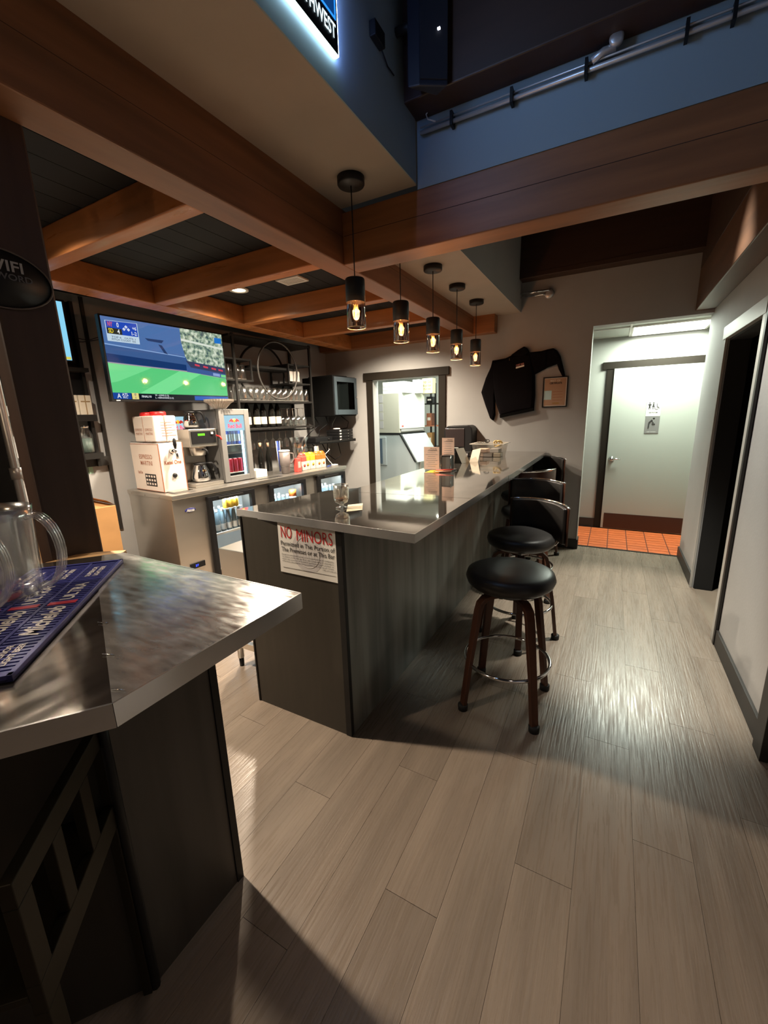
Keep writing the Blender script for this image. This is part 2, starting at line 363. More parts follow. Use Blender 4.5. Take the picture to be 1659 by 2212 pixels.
# restroom door
d3 = struct('door_3')
obj('door_slab', MB().box(-0.045, HY-0.035, 0.008, 0.868, HY+0.005, 2.028), M_doorw, d3, 0.002)
obj('casing', MB().box(-0.125, HY-0.02, 0, -0.045, HY, 2.10), M_trimd, d3, 0.002)
obj('casing', MB().box(-0.175, HY-0.028, 2.028, 0.95, HY, 2.112), M_trimd, d3, 0.002)
obj('casing', MB().box(0.868, HY-0.02, 0, 0.95, HY, 2.03), M_trimd, d3, 0.002)
obj('kick_plate', MB().box(-0.015, HY-0.038, 0.014, 0.845, HY-0.034, 0.212), M_kick, d3, label='dark brown kick plate')
hn = obj('handle', MB().lathe([(0.034,0),(0.034,0.008),(0.02,0.014),(0.012,0.05),(0,0.052)], 20, m=lambda v: (0.012+v[0], HY-0.035-v[2], 0.925+v[1])).tube([(0.012, HY-0.08, 0.925), (0.05, HY-0.085, 0.928), (0.11, HY-0.082, 0.926)], 0.009, 8), M_chrome, d3)
for z in (0.3, 1.0, 1.75): obj('hinge', MB().tube([(0.866, HY-0.04, z-0.04), (0.866, HY-0.04, z+0.04)], 0.007, 8), M_chrome, d3)
t = thing('restroom_sign', 'white restroom sign plate with three pictograms on the hall door', 'sign', (0.405, HY-0.036, 1.45))
yy = HY-0.040
obj('plate', MB().box(0.333, yy, 1.449, 0.482, HY-0.036, 1.660), M_white, t, 0.001)
def man(mb, x, z, s, dress=False, y=yy):
    Y0, Y1 = y-0.0012, y-0.0004
    mm = lambda v: (v[0], Y0 if v[2] > 0 else Y1, v[1])
    c = [(x+0.008*s*math.cos(a*math.pi/6), z+0.062*s+0.008*s*math.sin(a*math.pi/6)) for a in range(12)]; mb.prism(c, 0, 1, mm)
    if dress: mb.prism([(x-0.010*s, z+0.05*s), (x+0.010*s, z+0.05*s), (x+0.006*s, z+0.036*s), (x+0.015*s, z+0.012*s), (x-0.015*s, z+0.012*s), (x-0.006*s, z+0.036*s)], 0, 1, mm)
    else: mb.prism([(x-0.016*s, z+0.05*s), (x+0.016*s, z+0.05*s), (x+0.016*s, z+0.024*s), (x+0.012*s, z+0.024*s), (x+0.009*s, z+0.04*s), (x+0.008*s, z), (x-0.008*s, z), (x-0.009*s, z+0.04*s), (x-0.012*s, z+0.024*s), (x-0.016*s, z+0.024*s)], 0, 1, mm)
    for q in (-1, 1): mb.prism([(x+q*0.007*s-0.004*s, z-0.018*s), (x+q*0.007*s+0.003*s, z-0.018*s), (x+q*0.006*s+0.003*s, z+0.012*s), (x+q*0.006*s-0.003*s, z+0.012*s)], 0, 1, mm)
pic = MB(); man(pic, 0.366, 1.545, 0.95); obj('man_pictogram', pic, M_ink, t)
pic = MB(); man(pic, 0.404, 1.545, 0.95, True); obj('woman_pictogram', pic, M_ink, t)
pic = MB(); pic.tube([(0.438+0.015*math.cos(a), yy-0.001, 1.543+0.015*math.sin(a)) for a in [R_(q) for q in range(140, 380, 20)]], 0.0016, 4)
pic.tube([(0.440, yy-0.001, 1.583), (0.441, yy-0.001, 1.558), (0.456, yy-0.001, 1.556), (0.464, yy-0.001, 1.538)], 0.0026, 4).lathe([(0.005,0),(0.005,0.001)], 10, m=lambda v: (0.440+v[0], yy-v[2], 1.590+v[1]))
obj('wheelchair_pictogram', pic, M_ink, t)
obj('rule_line', MB().box(0.355, yy-0.001, 1.510, 0.466, yy, 1.5115), M_greyink, t)
text('RESTROOM', M_ink, t, (0.408, yy-0.001, 1.491), (1,0,0), (0,0,1), 0.088, 0.014, bold=0.02)
t = thing('changing_table_sign', 'grey sign plate with a figure changing a baby, below the white restroom sign', 'sign', (0.405, HY-0.036, 1.24))
obj('plate', MB().box(0.337, yy, 1.243, 0.483, HY-0.036, 1.447), M_grey, t, 0.001)
pic = MB(); pic.lathe([(0.011,0),(0.011,0.001)], 12, m=lambda v: (0.423+v[0], yy-v[2], 1.423+v[1]))
pic.tube([(0.374, yy-0.001, 1.315), (0.378, yy-0.001, 1.375), (0.406, yy-0.001, 1.405)], 0.006, 4).tube([(0.406, yy-0.001, 1.405), (0.412, yy-0.001, 1.380), (0.426, yy-0.001, 1.366)], 0.003, 4).tube([(0.410, yy-0.001, 1.365), (0.414, yy-0.001, 1.352), (0.440, yy-0.001, 1.356)], 0.004, 4)
obj('baby_change_pictogram', pic, M_ink, t)
text('BABY CHANGING', M_white, t, (0.41, yy-0.001, 1.262), (1,0,0), (0,0,1), 0.09, 0.010)

# kitchen doorway
d4 = struct('door_4')
obj('casing', MB().box(-2.96, BW-0.022, 0, -2.87, BW, 2.01), M_trimd, d4, 0.002)
obj('casing', MB().box(-1.93, BW-0.022, 0, -1.84, BW, 2.01), M_trimd, d4, 0.002)
obj('casing', MB().box(-3.0, BW-0.03, 2.01, -1.795, BW, 2.105), M_trimd, d4, 0.002)
# kitchen room
struct('wall_kitchen', MB().box(-4.9, 9.0, 0, -0.9, 9.1, 2.7).box(-4.9, 5.15, 0, -4.8, 9.0, 2.7).box(-1.0, 6.25, 0, -0.9, 9.0, 2.7).box(-1.38, 5.15, 0, -1.30, 6.25, 2.7), M_wallw)
struct('ceiling', MB().box(-4.9, 5.15, 2.7, -0.9, 9.1, 2.8), M_white)
lamp('kitchen_tube_lamp', 'AREA', (-2.5, 5.75, 2.66), 115, (0.92, 1.0, 0.88), 1.2, 1.2)
lamp('kitchen_tube_lamp', 'AREA', (-2.4, 8.0, 2.66), 70, (0.92, 1.0, 0.90), 1.2, 1.2)

# ------------------------------------------------------------------ ceiling and beams
cb = struct('ceiling', MB().box(-4.7, -3.1, 2.60, -1.55, 5.1, 2.64), M_board)
bd = MB().box(0.002, -3.1, 2.572, 0.148, 5.01, 2.60).mesh('board'); bd.materials.append(M_board)
for i in range(21):
    o = bpy.data.objects.new('board', bd); C.objects.link(o); o.parent = cb; o.location = (-1.62-0.15*(i+1), 0, 0)
def beam(name, b, m, crack=None, parts=True):
    s = struct(name, MB().box(*b), m, bevel=0.006)
    if crack:
        obj('joint_line', MB().box(*crack), M_crack, s)
    return s
beam('beam_main', (-1.62, -3.1, 2.41, -1.47, 4.88, 2.705), M_woodx, (-1.475, -3.05, 2.5575, -1.4696, 4.87, 2.559))
beam('beam_cross', (-1.47, 2.27, 2.41, 1.3, 2.43, 2.68), M_wood, (-1.46, 2.2694, 2.5570, 1.3, 2.272, 2.5595))
beam('beam_back', (-3.62, 4.88, 2.41, -1.235, 5.01, 2.60), M_wood)
beam('beam_left', (-3.28, -1.5, 2.41, -3.10, 4.90, 2.572), M_woodj)
for i, y in enumerate((0.46, 1.335, 2.165, 3.04, 3.90)):
    beam('beam_joist', (-3.10, y, 2.412, -1.62, y+0.09, 2.572), M_woodj)
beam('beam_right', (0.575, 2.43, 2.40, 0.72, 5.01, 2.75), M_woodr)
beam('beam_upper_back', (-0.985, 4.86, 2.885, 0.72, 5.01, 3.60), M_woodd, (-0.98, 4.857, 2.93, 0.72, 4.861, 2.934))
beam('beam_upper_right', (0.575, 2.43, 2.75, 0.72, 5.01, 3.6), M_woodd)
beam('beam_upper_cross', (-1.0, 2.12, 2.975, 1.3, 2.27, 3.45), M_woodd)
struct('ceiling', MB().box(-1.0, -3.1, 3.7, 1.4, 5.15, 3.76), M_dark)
struct('soffit_near', MB().box(-1.47, -3.1, 2.70, -1.0, 2.27, 2.74).box(-1.04, -3.1, 2.74, -1.0, 2.27, 3.72), M_soffit)
bpy.data.objects['soffit_near'].name = 'ceiling_soffit'
struct('wall_soffit_face', MB().box(-1.0, -3.1, 2.70, -0.994, 2.25, 3.70), M_wallb)
struct('ceiling_soffit', MB().box(-1.47, 2.43, 2.595, -0.99, 5.01, 2.64).box(-1.03, 2.43, 2.64, -0.99, 5.01, 3.70), M_soffit)
struct('wall_soffit_face', MB().box(-0.99, 2.43, 2.595, -0.985, 5.01, 3.70), M_wall)
struct('wall_over_beam', MB().box(-0.994, 2.27, 2.68, 1.3, 2.33, 3.70), M_wallb)
struct('wall_right', MB().box(0.72, 1.2, 3.69, 0.85, 2.2, 3.7), M_wall)

# ------------------------------------------------------------------ main bar
bar = thing('bar_counter', 'long grey laminate bar counter with a stainless steel top and stools along it', 'bar', (-1.3, 1.44, 0))
obj('front_panel', MB().box(-1.03, 1.445, 0, -1.012, 4.99, 1.068), M_lam, bar)
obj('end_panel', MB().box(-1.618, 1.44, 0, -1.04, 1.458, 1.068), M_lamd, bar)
obj('corner_trim', MB().box(-1.04, 1.436, 0, -1.008, 1.46, 1.068), M_blackm, bar, 0.001); obj('corner_trim', MB().box(-1.628, 1.436, 0, -1.618, 1.462, 1.068), M_blackm, bar, 0.001)
obj('inner_panel', MB().box(-1.40, 1.46, 0.02, -1.385, 4.99, 1.068), M_blackm, bar)
NP = [(-0.632, 1.382), (-0.632, 2.12), (-1.53, 2.06), (-1.655, 1.455)]
FP = [(-0.632, 2.121), (-0.642, 4.99), (-1.39, 4.99), (-1.40, 2.20), (-1.53, 2.061)]
obj('top_sheet', MB().prism(NP, 1.094, 1.100), M_top, bar)
obj('top_sheet', MB().prism(FP, 1.094, 1.1005), M_top, bar)
ins = lambda pts, d: [(p[0]-d if p[0] > -1 else p[0]+d, p[1]+(d if p[1] < 1.6 else 0)) for p in pts]
obj('top_core', MB().prism(ins(NP+[], 0.004), 1.068, 1.094).prism(ins(FP, 0.004), 1.068, 1.094), M_edge, bar)
obj('edge_band', MB().prism([(-0.632, 1.382), (-0.628, 1.378), (-1.66, 1.451), (-1.655, 1.455)], 1.064, 1.101), M_edge, bar)
obj('edge_band', MB().prism([(-0.632, 1.382), (-0.628, 1.378), (-0.628, 3.02), (-0.632, 3.02)], 1.064, 1.101), M_edge, bar)
obj('edge_band', MB().prism([(-0.634, 3.0), (-0.626, 3.0), (-0.636, 4.99), (-0.642, 4.99)], 1.060, 1.102), M_edge, bar)
# no minors notice
t = thing('notice', 'white NO MINORS notice on the end panel of the bar', 'sign', (-1.2, 1.438, 0.81))
def nq(x, z, dy=0.0): return (x, 1.4375-dy, z)
obj('sheet', MB().add([(-1.374,1.4375,1.068),(-1.032,1.4375,1.064),(-1.032,1.4375,0.808),(-1.378,1.4375,0.812)], [(0,3,2,1)]).add([(-1.374,1.4365,1.068),(-1.032,1.4365,1.064),(-1.032,1.4365,0.808),(-1.378,1.4365,0.812)], [(0,1,2,3)]), M_paper, t)
X, Z = (1,0,0), (0,0,1)
obj('seal', MB().prism([(-1.203+0.092*math.cos(a*math.pi/24), 0.932+0.100*math.sin(a*math.pi/24)) for a in range(48)], 1.4362, 1.4364, lambda v: (v[0], v[2], v[1])), mat('pale_grey_seal', (0.60,0.56,0.54), 0.9, spec=0.1), t)
obj('seal_ring', MB().tube([(-1.203+0.070*math.cos(a*math.pi/20), 1.4362, 0.932+0.076*math.sin(a*math.pi/20)) for a in range(40)], 0.0008, 4, closed=True), mat('light_seal_line', (0.70,0.66,0.62), 0.9, spec=0.1), t)
for k in range(7): obj('seal_column', MB().box(-1.255+0.017*k, 1.4360, 0.885, -1.250+0.017*k, 1.4362, 0.965), mat('light_seal_line', (0.68,0.64,0.60), 0.9, spec=0.1), t)
text('NO', M_red, t, nq(-1.323, 1.018, 0.002), X, Z, 0.066, 0.058, bold=0.0)
text('MINORS', M_red, t, nq(-1.158, 1.012, 0.002), X, Z, 0.205, 0.058, bold=0.0)
text('Permitted in This Portion of', M_ink, t, nq(-1.204, 0.962, 0.002), X, Z, 0.315, 0.022, bold=0.006)
text('The Premises or at This Bar', M_ink, t, nq(-1.204, 0.932, 0.002), X, Z, 0.312, 0.022, bold=0.006)
for i, s_ in enumerate(('Except as authorised by rule or as necessitated by an emergency,', 'no minors under the age of 21 years shall enter or attempt to', 'enter any portion of licensed premises that is posted or', 'otherwise identified as being prohibited to the use of minors.')):
    text(s_, M_ink, t, nq(-1.208, 0.905-0.0115*i, 0.002), X, Z, 0.305, 0.0085)
text('ORS 471.430 (1)', M_ink, t, nq(-1.082, 0.858, 0.002), X, Z, 0.075, 0.008)
obj('rule_line', MB().box(-1.36, 1.4352, 0.8385, -1.05, 1.4358, 0.8395), M_ink, t)

# ------------------------------------------------------------------ near counter (stainless, angled)
nc = thing('near_counter', 'dark counter with a scratched stainless top carrying the blue mat and pitchers', 'counter', (-1.1, 0.4, 0))
A_, B_, C_, D_ = (-0.677, 0.764), (-1.476, 0.769), (-0.675, 0.297), (-0.752, 0.185)
dv = Vector((-0.62, -0.785)).normalized()
E_ = (D_[0]+dv.x*1.3, D_[1]+dv.y*1.3); F_ = (-1.515+dv.x*1.35, 0.725+dv.y*1.35)
SQ = (-1.19, 0.545)
T1 = [A_, B_, (-1.515, 0.725), SQ, C_]; T2 = [C_, SQ, (-1.515, 0.725), F_, E_]
obj('top_sheet', MB().prism(T1, 1.094, 1.101), M_top2, nc)
obj('top_sheet', MB().prism(T2, 1.094, 1.0998), M_top3, nc)
obj('top_core', MB().prism([(-0.681,0.760),(-1.476,0.765),(-1.51,0.725),F_,E_,(-0.756,0.188),(-0.680,0.30)], 1.062, 1.094), M_edge, nc)
obj('edge_band', MB().prism([A_, (-0.673, 0.768), (-0.671, 0.296), C_], 1.058, 1.102), M_edge, nc)
obj('edge_band', MB().prism([C_, (-0.671, 0.295), (E_[0]+0.004, E_[1]-0.003), E_], 1.058, 1.102), M_edge, nc)
obj('edge_band', MB().prism([A_, (-0.673, 0.768), (-1.476, 0.773), B_], 1.060, 1.102), M_edge, nc)
for p in ((-0.70,0.32),(-0.83,0.375),(-0.98,0.445)): obj('seam_staple', MB().tube([(p[0]-0.012,p[1]-0.004,1.103),(p[0]+0.012,p[1]+0.004,1.103)], 0.0012, 6), M_chrome, nc)
obj('wood_edging', MB().prism([(-1.478,0.770),(-1.50,0.800),(-1.575,0.745),(-1.620,0.690),(-1.618,0.60),(-1.515,0.727)], 1.072, 1.099), mat('pine_edging', (0.55,0.33,0.15), 0.5), nc)
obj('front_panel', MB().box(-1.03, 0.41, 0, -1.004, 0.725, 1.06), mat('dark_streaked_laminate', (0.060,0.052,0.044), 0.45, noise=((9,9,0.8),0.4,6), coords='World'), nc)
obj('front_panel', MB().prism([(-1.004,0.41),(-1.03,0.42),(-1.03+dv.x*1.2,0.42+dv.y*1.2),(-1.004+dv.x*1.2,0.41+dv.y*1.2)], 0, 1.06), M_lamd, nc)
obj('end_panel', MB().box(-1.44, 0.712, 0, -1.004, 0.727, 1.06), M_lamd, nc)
obj('corner_trim', MB().box(-1.014, 0.705, 0, -0.999, 0.730, 1.06), M_blackm, nc, 0.001)
obj('corner_trim', MB().tube([(-1.0,0.408,0),(-1.0,0.408,1.06)], 0.012, 8), M_blackm, nc)

# dark slatted rack under the counter edge
rk = thing('slatted_rack', 'dark slatted wooden rack standing in the shadow under the near counter', 'rack', (-0.9, 0.3, 0))
rv = Vector((-0.69, 0.72)).normalized(); rn = Vector((rv.y, -rv.x)); r0 = Vector((-0.775, 0.165))
def rbox(mb, s0, s1, d0, d1, z0, z1):
    p = [r0+rv*s0+rn*d0, r0+rv*s1+rn*d0, r0+rv*s1+rn*d1, r0+rv*s0+rn*d1]
    mb.prism([(q.x, q.y) for q in p], z0, z1)
M_rack = mat('dark_oak_rack', (0.020, 0.015, 0.008), 0.45, spec=0.2)
for z0, z1 in ((0.80, 0.85), (0.57, 0.635)):
    mb = MB(); rbox(mb, -0.02, 0.345, -0.022, 0, z0, z1); obj('rail', mb, M_rack, rk, 0.002)
for s0, s1 in ((-0.02, 0.02), (0.090, 0.125), (0.205, 0.245), (0.322, 0.345)):
    mb = MB(); rbox(mb, s0, s1, -0.022, 0, 0.635, 0.80); obj('slat', mb, M_rack, rk, 0.002)
for s0, s1 in ((-0.02, 0.02), (0.315, 0.345)):
    mb = MB(); rbox(mb, s0, s1, -0.022, 0, 0, 0.57); obj('leg', mb, M_rack, rk, 0.002)
mb = MB(); rbox(mb, -0.02, 0.345, -0.16, -0.022, 0.60, 0.615); obj('shelf_board', mb, M_rack, rk, 0.002)
for s0 in (-0.02, 0.325):
    mb = MB(); rbox(mb, s0, s0+0.02, -0.16, -0.14, 0, 0.85); obj('leg', mb, M_rack, rk, 0.002)

# Blue bar mat and lettering
mt = thing('bar_mat', 'long blue rubber bar mat with white lettering lying on the near counter', 'mat', (-1.1, 0.45, 1.1015))
m0 = Vector((-1.361, 0.711)); m1 = Vector((-0.896, 0.250)); mv = (m0-m1).normalized(); mn = Vector((mv.y, -mv.x))*-1
# mv runs along the mat away from the camera, mn to its inner side
mlen = (m0-m1).length; mwid = 0.245
def mp2(s, w): q = m1+mv*s+mn*w; return (q.x, q.y)
def mbox(mb, s0, s1, w0, w1, z0, z1): mb.prism([mp2(s0,w0), mp2(s1,w0), mp2(s1,w1), mp2(s0,w1)], z0, z1)
mb = MB(); mbox(mb, 0, mlen, 0, mwid, 1.1015, 1.108); obj('base_sheet', mb, M_navyd, mt, 0.001)
mb = MB(); mbox(mb, 0, mlen, 0, 0.010, 1.1015, 1.115); mbox(mb, 0, mlen, mwid-0.01, mwid, 1.1015, 1.115); mbox(mb, 0, 0.012, 0, mwid, 1.1015, 1.115); mbox(mb, mlen-0.01, mlen, 0, mwid, 1.1015, 1.115); mbox(mb, 0, mlen, 0.082, 0.090, 1.108, 1.1135); mbox(mb, 0, mlen, 0.162, 0.170, 1.108, 1.1135)
obj('rim', mb, M_navy, mt, 0.001)
n_ = 46; rbm = MB()
for k in range(n_):
    s0 = 0.014+k*(mlen-0.026)/n_
    for w0, w1 in ((0.012,0.080),(0.092,0.160),(0.172,mwid-0.012)): mbox(rbm, s0, s0+(mlen-0.026)/n_*0.62, w0, w1, 1.108, 1.1125)
ro = obj('ribs', rbm, M_navy, mt); ro['kind'] = 'stuff'
M_let = mat('white_raised_lettering', (0.70,0.66,0.66), 0.5); M_ribbon = mat('red_ribbon_print', (0.60,0.02,0.06), 0.5)
u3 = (mv.x, mv.y, 0); v3 = (mn.x, mn.y, 0)
for w in (0.047, 0.127, 0.207):
    def tm_(s_, ss, w_, h_, dw=0.0, shear=0.0, **k):
        q = mp2(ss, w+dw); text(s_, M_let, mt, (q[0], q[1], 1.1128), u3, v3, w_, h_, shear=shear, bold=0.025, depth=0.0006)
    tm_('Michelob', 0.235, 0.150, 0.040, shear=0.35)
    tm_('ULTRA', 0.408, 0.115, 0.030)
    tm_('SUPERIOR', 0.085, 0.085, 0.013, 0.010); tm_('LIGHT BEER', 0.085, 0.085, 0.013, -0.010)
    tm_('SUPERIOR', 0.560, 0.085, 0.013, 0.010); tm_('LIGHT BEER', 0.560, 0.085, 0.013, -0.010)
    mb = MB(); mbox(mb, 0.322, 0.340, w-0.030, w+0.030, 1.112, 1.1135); obj('ribbon', mb, M_ribbon, mt)

# pitchers
def pitcher(name, loc, rz, label):
    t = thing(name, label, 'pitcher', loc, rz=rz, group='clear plastic pitchers')
    ORG[t.name] = (0,0,0)
    n = 40; prof = [(0.066,0.0),(0.070,0.012),(0.072,0.06),(0.076,0.14),(0.080,0.20),(0.083,0.232)]
    inn = [(0.080,0.232),(0.076,0.20),(0.072,0.14),(0.068,0.06),(0.064,0.012),(0.0,0.010)]
    mb = MB(); vs = []; fs = []
    full = prof+inn
    for k, (r, z) in enumerate(full):
        for i in range(n):
            a = 2*math.pi*i/n; rib = 0.0022 if (i % 4 < 2 and k < 5) else 0.0
            sp = 0.022*max(0, math.cos(a+math.pi))**8*max(0, (z-0.17)/0.06) if z > 0.17 else 0
            vs.append(((r+rib+sp)*math.cos(a), (r+rib+sp)*math.sin(a), z))
    for k in range(len(full)-1):
        for i in range(n): fs.append((k*n+i, k*n+(i+1)%n, (k+1)*n+(i+1)%n, (k+1)*n+i))
    fs.append(tuple(reversed(range(n)))); mb.add(vs, fs, True)
    obj('body', mb, M_plastic, t)
    pa = [(0.078+0.0, 0, 0.205)]+[(0.085+0.052*math.sin(q), 0, 0.118+0.095*math.cos(q)) for q in [R_(x) for x in range(8, 178, 14)]]+[(0.076, 0, 0.025)]
    for dy in (-0.010, 0.0, 0.010):
        obj('handle_rib', MB().tube([(x, dy, z) for x, _, z in pa], 0.0068, 8), M_plastic, t)
    return t
pitcher('pitcher', (-1.325, 0.405, 1.116), R_(40), 'clear ribbed plastic pitcher on the blue mat, its whole handle in view')
pitcher('pitcher', (-1.262, 0.262, 1.116), R_(50), 'clear plastic pitcher cut by the picture edge, only its handle in view')

# pillar, wifi sign, pipe
struct('pillar', MB().box(-1.700, 0.622, 0, -1.618, 0.785, 2.57), mat('dark_stained_post', (0.05,0.026,0.017), 0.5, noise=((20,20,1.5),0.2)), bevel=0.008)
t = thing('wall_sign', 'black oval WIFI PASSWORD sign hanging on the dark post', 'sign', (-1.60, 0.64, 1.97))
obj('board', MB().lathe([(0.128,0),(0.130,0.006),(0.128,0.012)], 40, m=lambda v: (-1.624+v[2], 0.640+v[0]*1.06, 1.967+v[1]*0.64)), M_black, t)
obj('rim', MB().tube([(-1.611, 0.640+0.136*math.cos(a*math.pi/20), 1.967+0.082*math.sin(a*math.pi/20)) for a in range(40)], 0.0025, 6, closed=True), mat('bronze_rim', (0.10,0.08,0.07), 0.4), t)
text('WIFI', mat('faded_white_paint', (0.35,0.35,0.37), 0.6), t, (-1.6115, 0.658, 2.005), (0,1,0), (0,0,1), 0.095, 0.030, bold=0.02)
text('PASSWORD', mat('faded_grey_paint', (0.10,0.10,0.11), 0.6), t, (-1.6115, 0.650, 1.975), (0,1,0), (0,0,1), 0.15, 0.018, bold=0.02)
t = thing('conduit_pipe', 'grey vertical conduit pipe running beside the dark post', 'pipe', (-1.84, 0.66, 0))
obj('pipe', MB().tube([(-1.84,0.66,0.0),(-1.84,0.66,2.55)], 0.013, 10), M_conduit, t)
obj('coupling', MB().tube([(-1.84,0.66,1.36),(-1.84,0.66,1.40)], 0.018, 10), M_conduit, t)
struct('wall_left_filler', MB().box(-2.5, 0.28, 0, -1.92, 0.70, 2.41), M_dark)  # near-black block put in to keep this area black
bpy.data.objects['wall_left_filler'].name = 'black_filler'

# ------------------------------------------------------------------ stools
def stool(label, loc, rz, back=None, ztop=0.95, seatz=0.76, name='bar_stool'):
    t = thing(name, label, 'stool', loc, rz=0, group='bar stools along the counter'); ORG[t.name] = (0,0,0)
    obj('seat', MB().lathe([(0.0,seatz-0.085),(0.19,seatz-0.083),(0.214,seatz-0.062),(0.222,seatz-0.038),(0.214,seatz-0.012),(0.185,seatz+0.002),(0.10,seatz+0.010),(0,seatz+0.012)], 40), M_vinyl, t)
    q = rz+R_(45)
    sq = [(0.145*math.cos(q+k*math.pi/2), 0.145*math.sin(q+k*math.pi/2)) for k in range(4)]
    obj('swivel_plate', MB().prism(sq, seatz-0.112, seatz-0.086), M_plate, t, 0.002)
    obj('hub', MB().lathe([(0.06, seatz-0.145),(0.06, seatz-0.112)], 20), M_walnut, t)
    for k in range(4):
        a = rz+R_(45)+k*math.pi/2; dx, dy = math.cos(a), math.sin(a); zt = seatz-0.130
        prof = [(0.02, zt), (0.10, zt), (0.142, zt-0.008), (0.168, zt-0.032), (0.180, zt-0.075), (0.195, zt-0.18), (0.222, 0.28), (0.254, 0.028)]
        lg = obj('leg', MB().tube([(dx*r, dy*r, z) for r, z in prof], 0.0215, 4, rx=0.013, upv=(dx*0.6, dy*0.6, 0.8) if False else None), M_walnut, t, 0.002)
        # flat bentwood strip: rebuild with the width across the leg
        me = lg.data; bm = bmesh.new(); vs = []; fs = []; tx, ty = -dy, dx
        for i, (r, z) in enumerate(prof):
            r2, z2 = prof[min(i+1, len(prof)-1)]; r1, z1 = prof[max(i-1, 0)]
            L = math.hypot(r2-r1, z2-z1); nr, nz = -(z2-z1)/L, (r2-r1)/L
            for sw, sn in ((-1,-1),(1,-1),(1,1),(-1,1)):
                w = 0.023 if r < 0.2 else 0.020
                vs.append(bm.verts.new((dx*(r+nr*sn*0.011)+tx*sw*w, dy*(r+nr*sn*0.011)+ty*sw*w, z+nz*sn*0.011)))
        for i in range(len(prof)-1):
            for c in range(4): bm.faces.new((vs[i*4+c], vs[i*4+(c+1)%4], vs[(i+1)*4+(c+1)%4], vs[(i+1)*4+c]))
        bm.faces.new(vs[:4]); bm.faces.new(vs[-4:]); bmesh.ops.recalc_face_normals(bm, faces=bm.faces); bm.to_mesh(me); bm.free()
        obj('foot_cap', MB().lathe([(0.026,0),(0.027,0.03),(0.022,0.034)], 12, c=(dx*0.256, dy*0.256)), M_rubber, lg, org=(0,0,0))
    obj('foot_ring', MB().tube([(0.218*math.cos(i*math.pi/24), 0.218*math.sin(i*math.pi/24), 0.26) for i in range(48)], 0.009, 10, closed=True), M_chrome, t)
    if back is not None:
        ca = R_(back)
        def arc(mb, r0, r1, z0, z1, h0=58, n=16):
            vs = []; fs = []; h0 *= 0.72; ox, oy = -0.10*math.cos(ca), -0.10*math.sin(ca); r0 += 0.08; r1 += 0.08
            for i in range(n+1):
                a = ca+R_(-h0+2*h0*i/n)
                for r, z in ((r0,z0),(r1,z0),(r1,z1),(r0,z1)): vs.append((ox+r*math.cos(a), oy+r*math.sin(a), z+(0.012*math.cos(R_(-h0+2*h0*i/n)*2) if z == z1 else 0)))
            for i in range(n):
                for c in range(4): fs.append((i*4+c, i*4+(c+1)%4, (i+1)*4+(c+1)%4, (i+1)*4+c))
            fs += [(0,1,2,3), tuple(n*4+c for c in (3,2,1,0))]
            mb.add(vs, fs, True)
        mb = MB(); arc(mb, 0.236, 0.262, ztop-0.235, ztop, 57); o = obj('backrest', mb, M_vinyl, t, 0.008)
        mb = MB(); arc(mb, 0.263, 0.273, ztop-0.245, ztop+0.006, 60); obj('back_shell', mb, M_walnut, t, 0.002, label='walnut outer shell of the backrest')
        mb = MB(); arc(mb, 0.262, 0.2745, ztop+0.004, ztop+0.009, 60); obj('chrome_edge', mb, M_chrome, t)
        for h in (-25, 25):
            a = ca+R_(h); dx, dy = math.cos(a), math.sin(a)
            obj('back_bracket', MB().tube([(dx*0.10, dy*0.10, seatz-0.10), (dx*0.25, dy*0.25, seatz-0.10), (dx*0.275, dy*0.275, seatz-0.07), (dx*0.280, dy*0.280, ztop-0.12)], 0.006, 6), M_chrome, t)
            obj('bolt', MB().lathe([(0.012,0),(0.010,0.008),(0,0.010)], 12, m=lambda v: (dx*(0.283+v[2])-dy*v[0], dy*(0.283+v[2])+dx*v[0], ztop-0.12+v[1])), M_chrome, t)
    return t
stool('round black vinyl stool without a backrest, nearest the corner of the bar', (-0.403, 2.055, 0), 0)
stool('black stool with backrest turned outward, directly behind the backless stool', (-0.485, 2.78, 0), R_(-32), 60, 0.93, 0.75)
stool('black backrest stool, third along the bar from the notice', (-0.57, 3.55, 0), R_(10), 80, 0.955, 0.76)
stool('stool showing the walnut outside of its backrest, second from the back wall', (-0.72, 4.20, 0), R_(10), -35, 0.995, 0.77)
stool('farthest black stool, its back turned to the grey back wall', (-0.69, 4.69, 0), R_(45), 50, 1.045, 0.79)

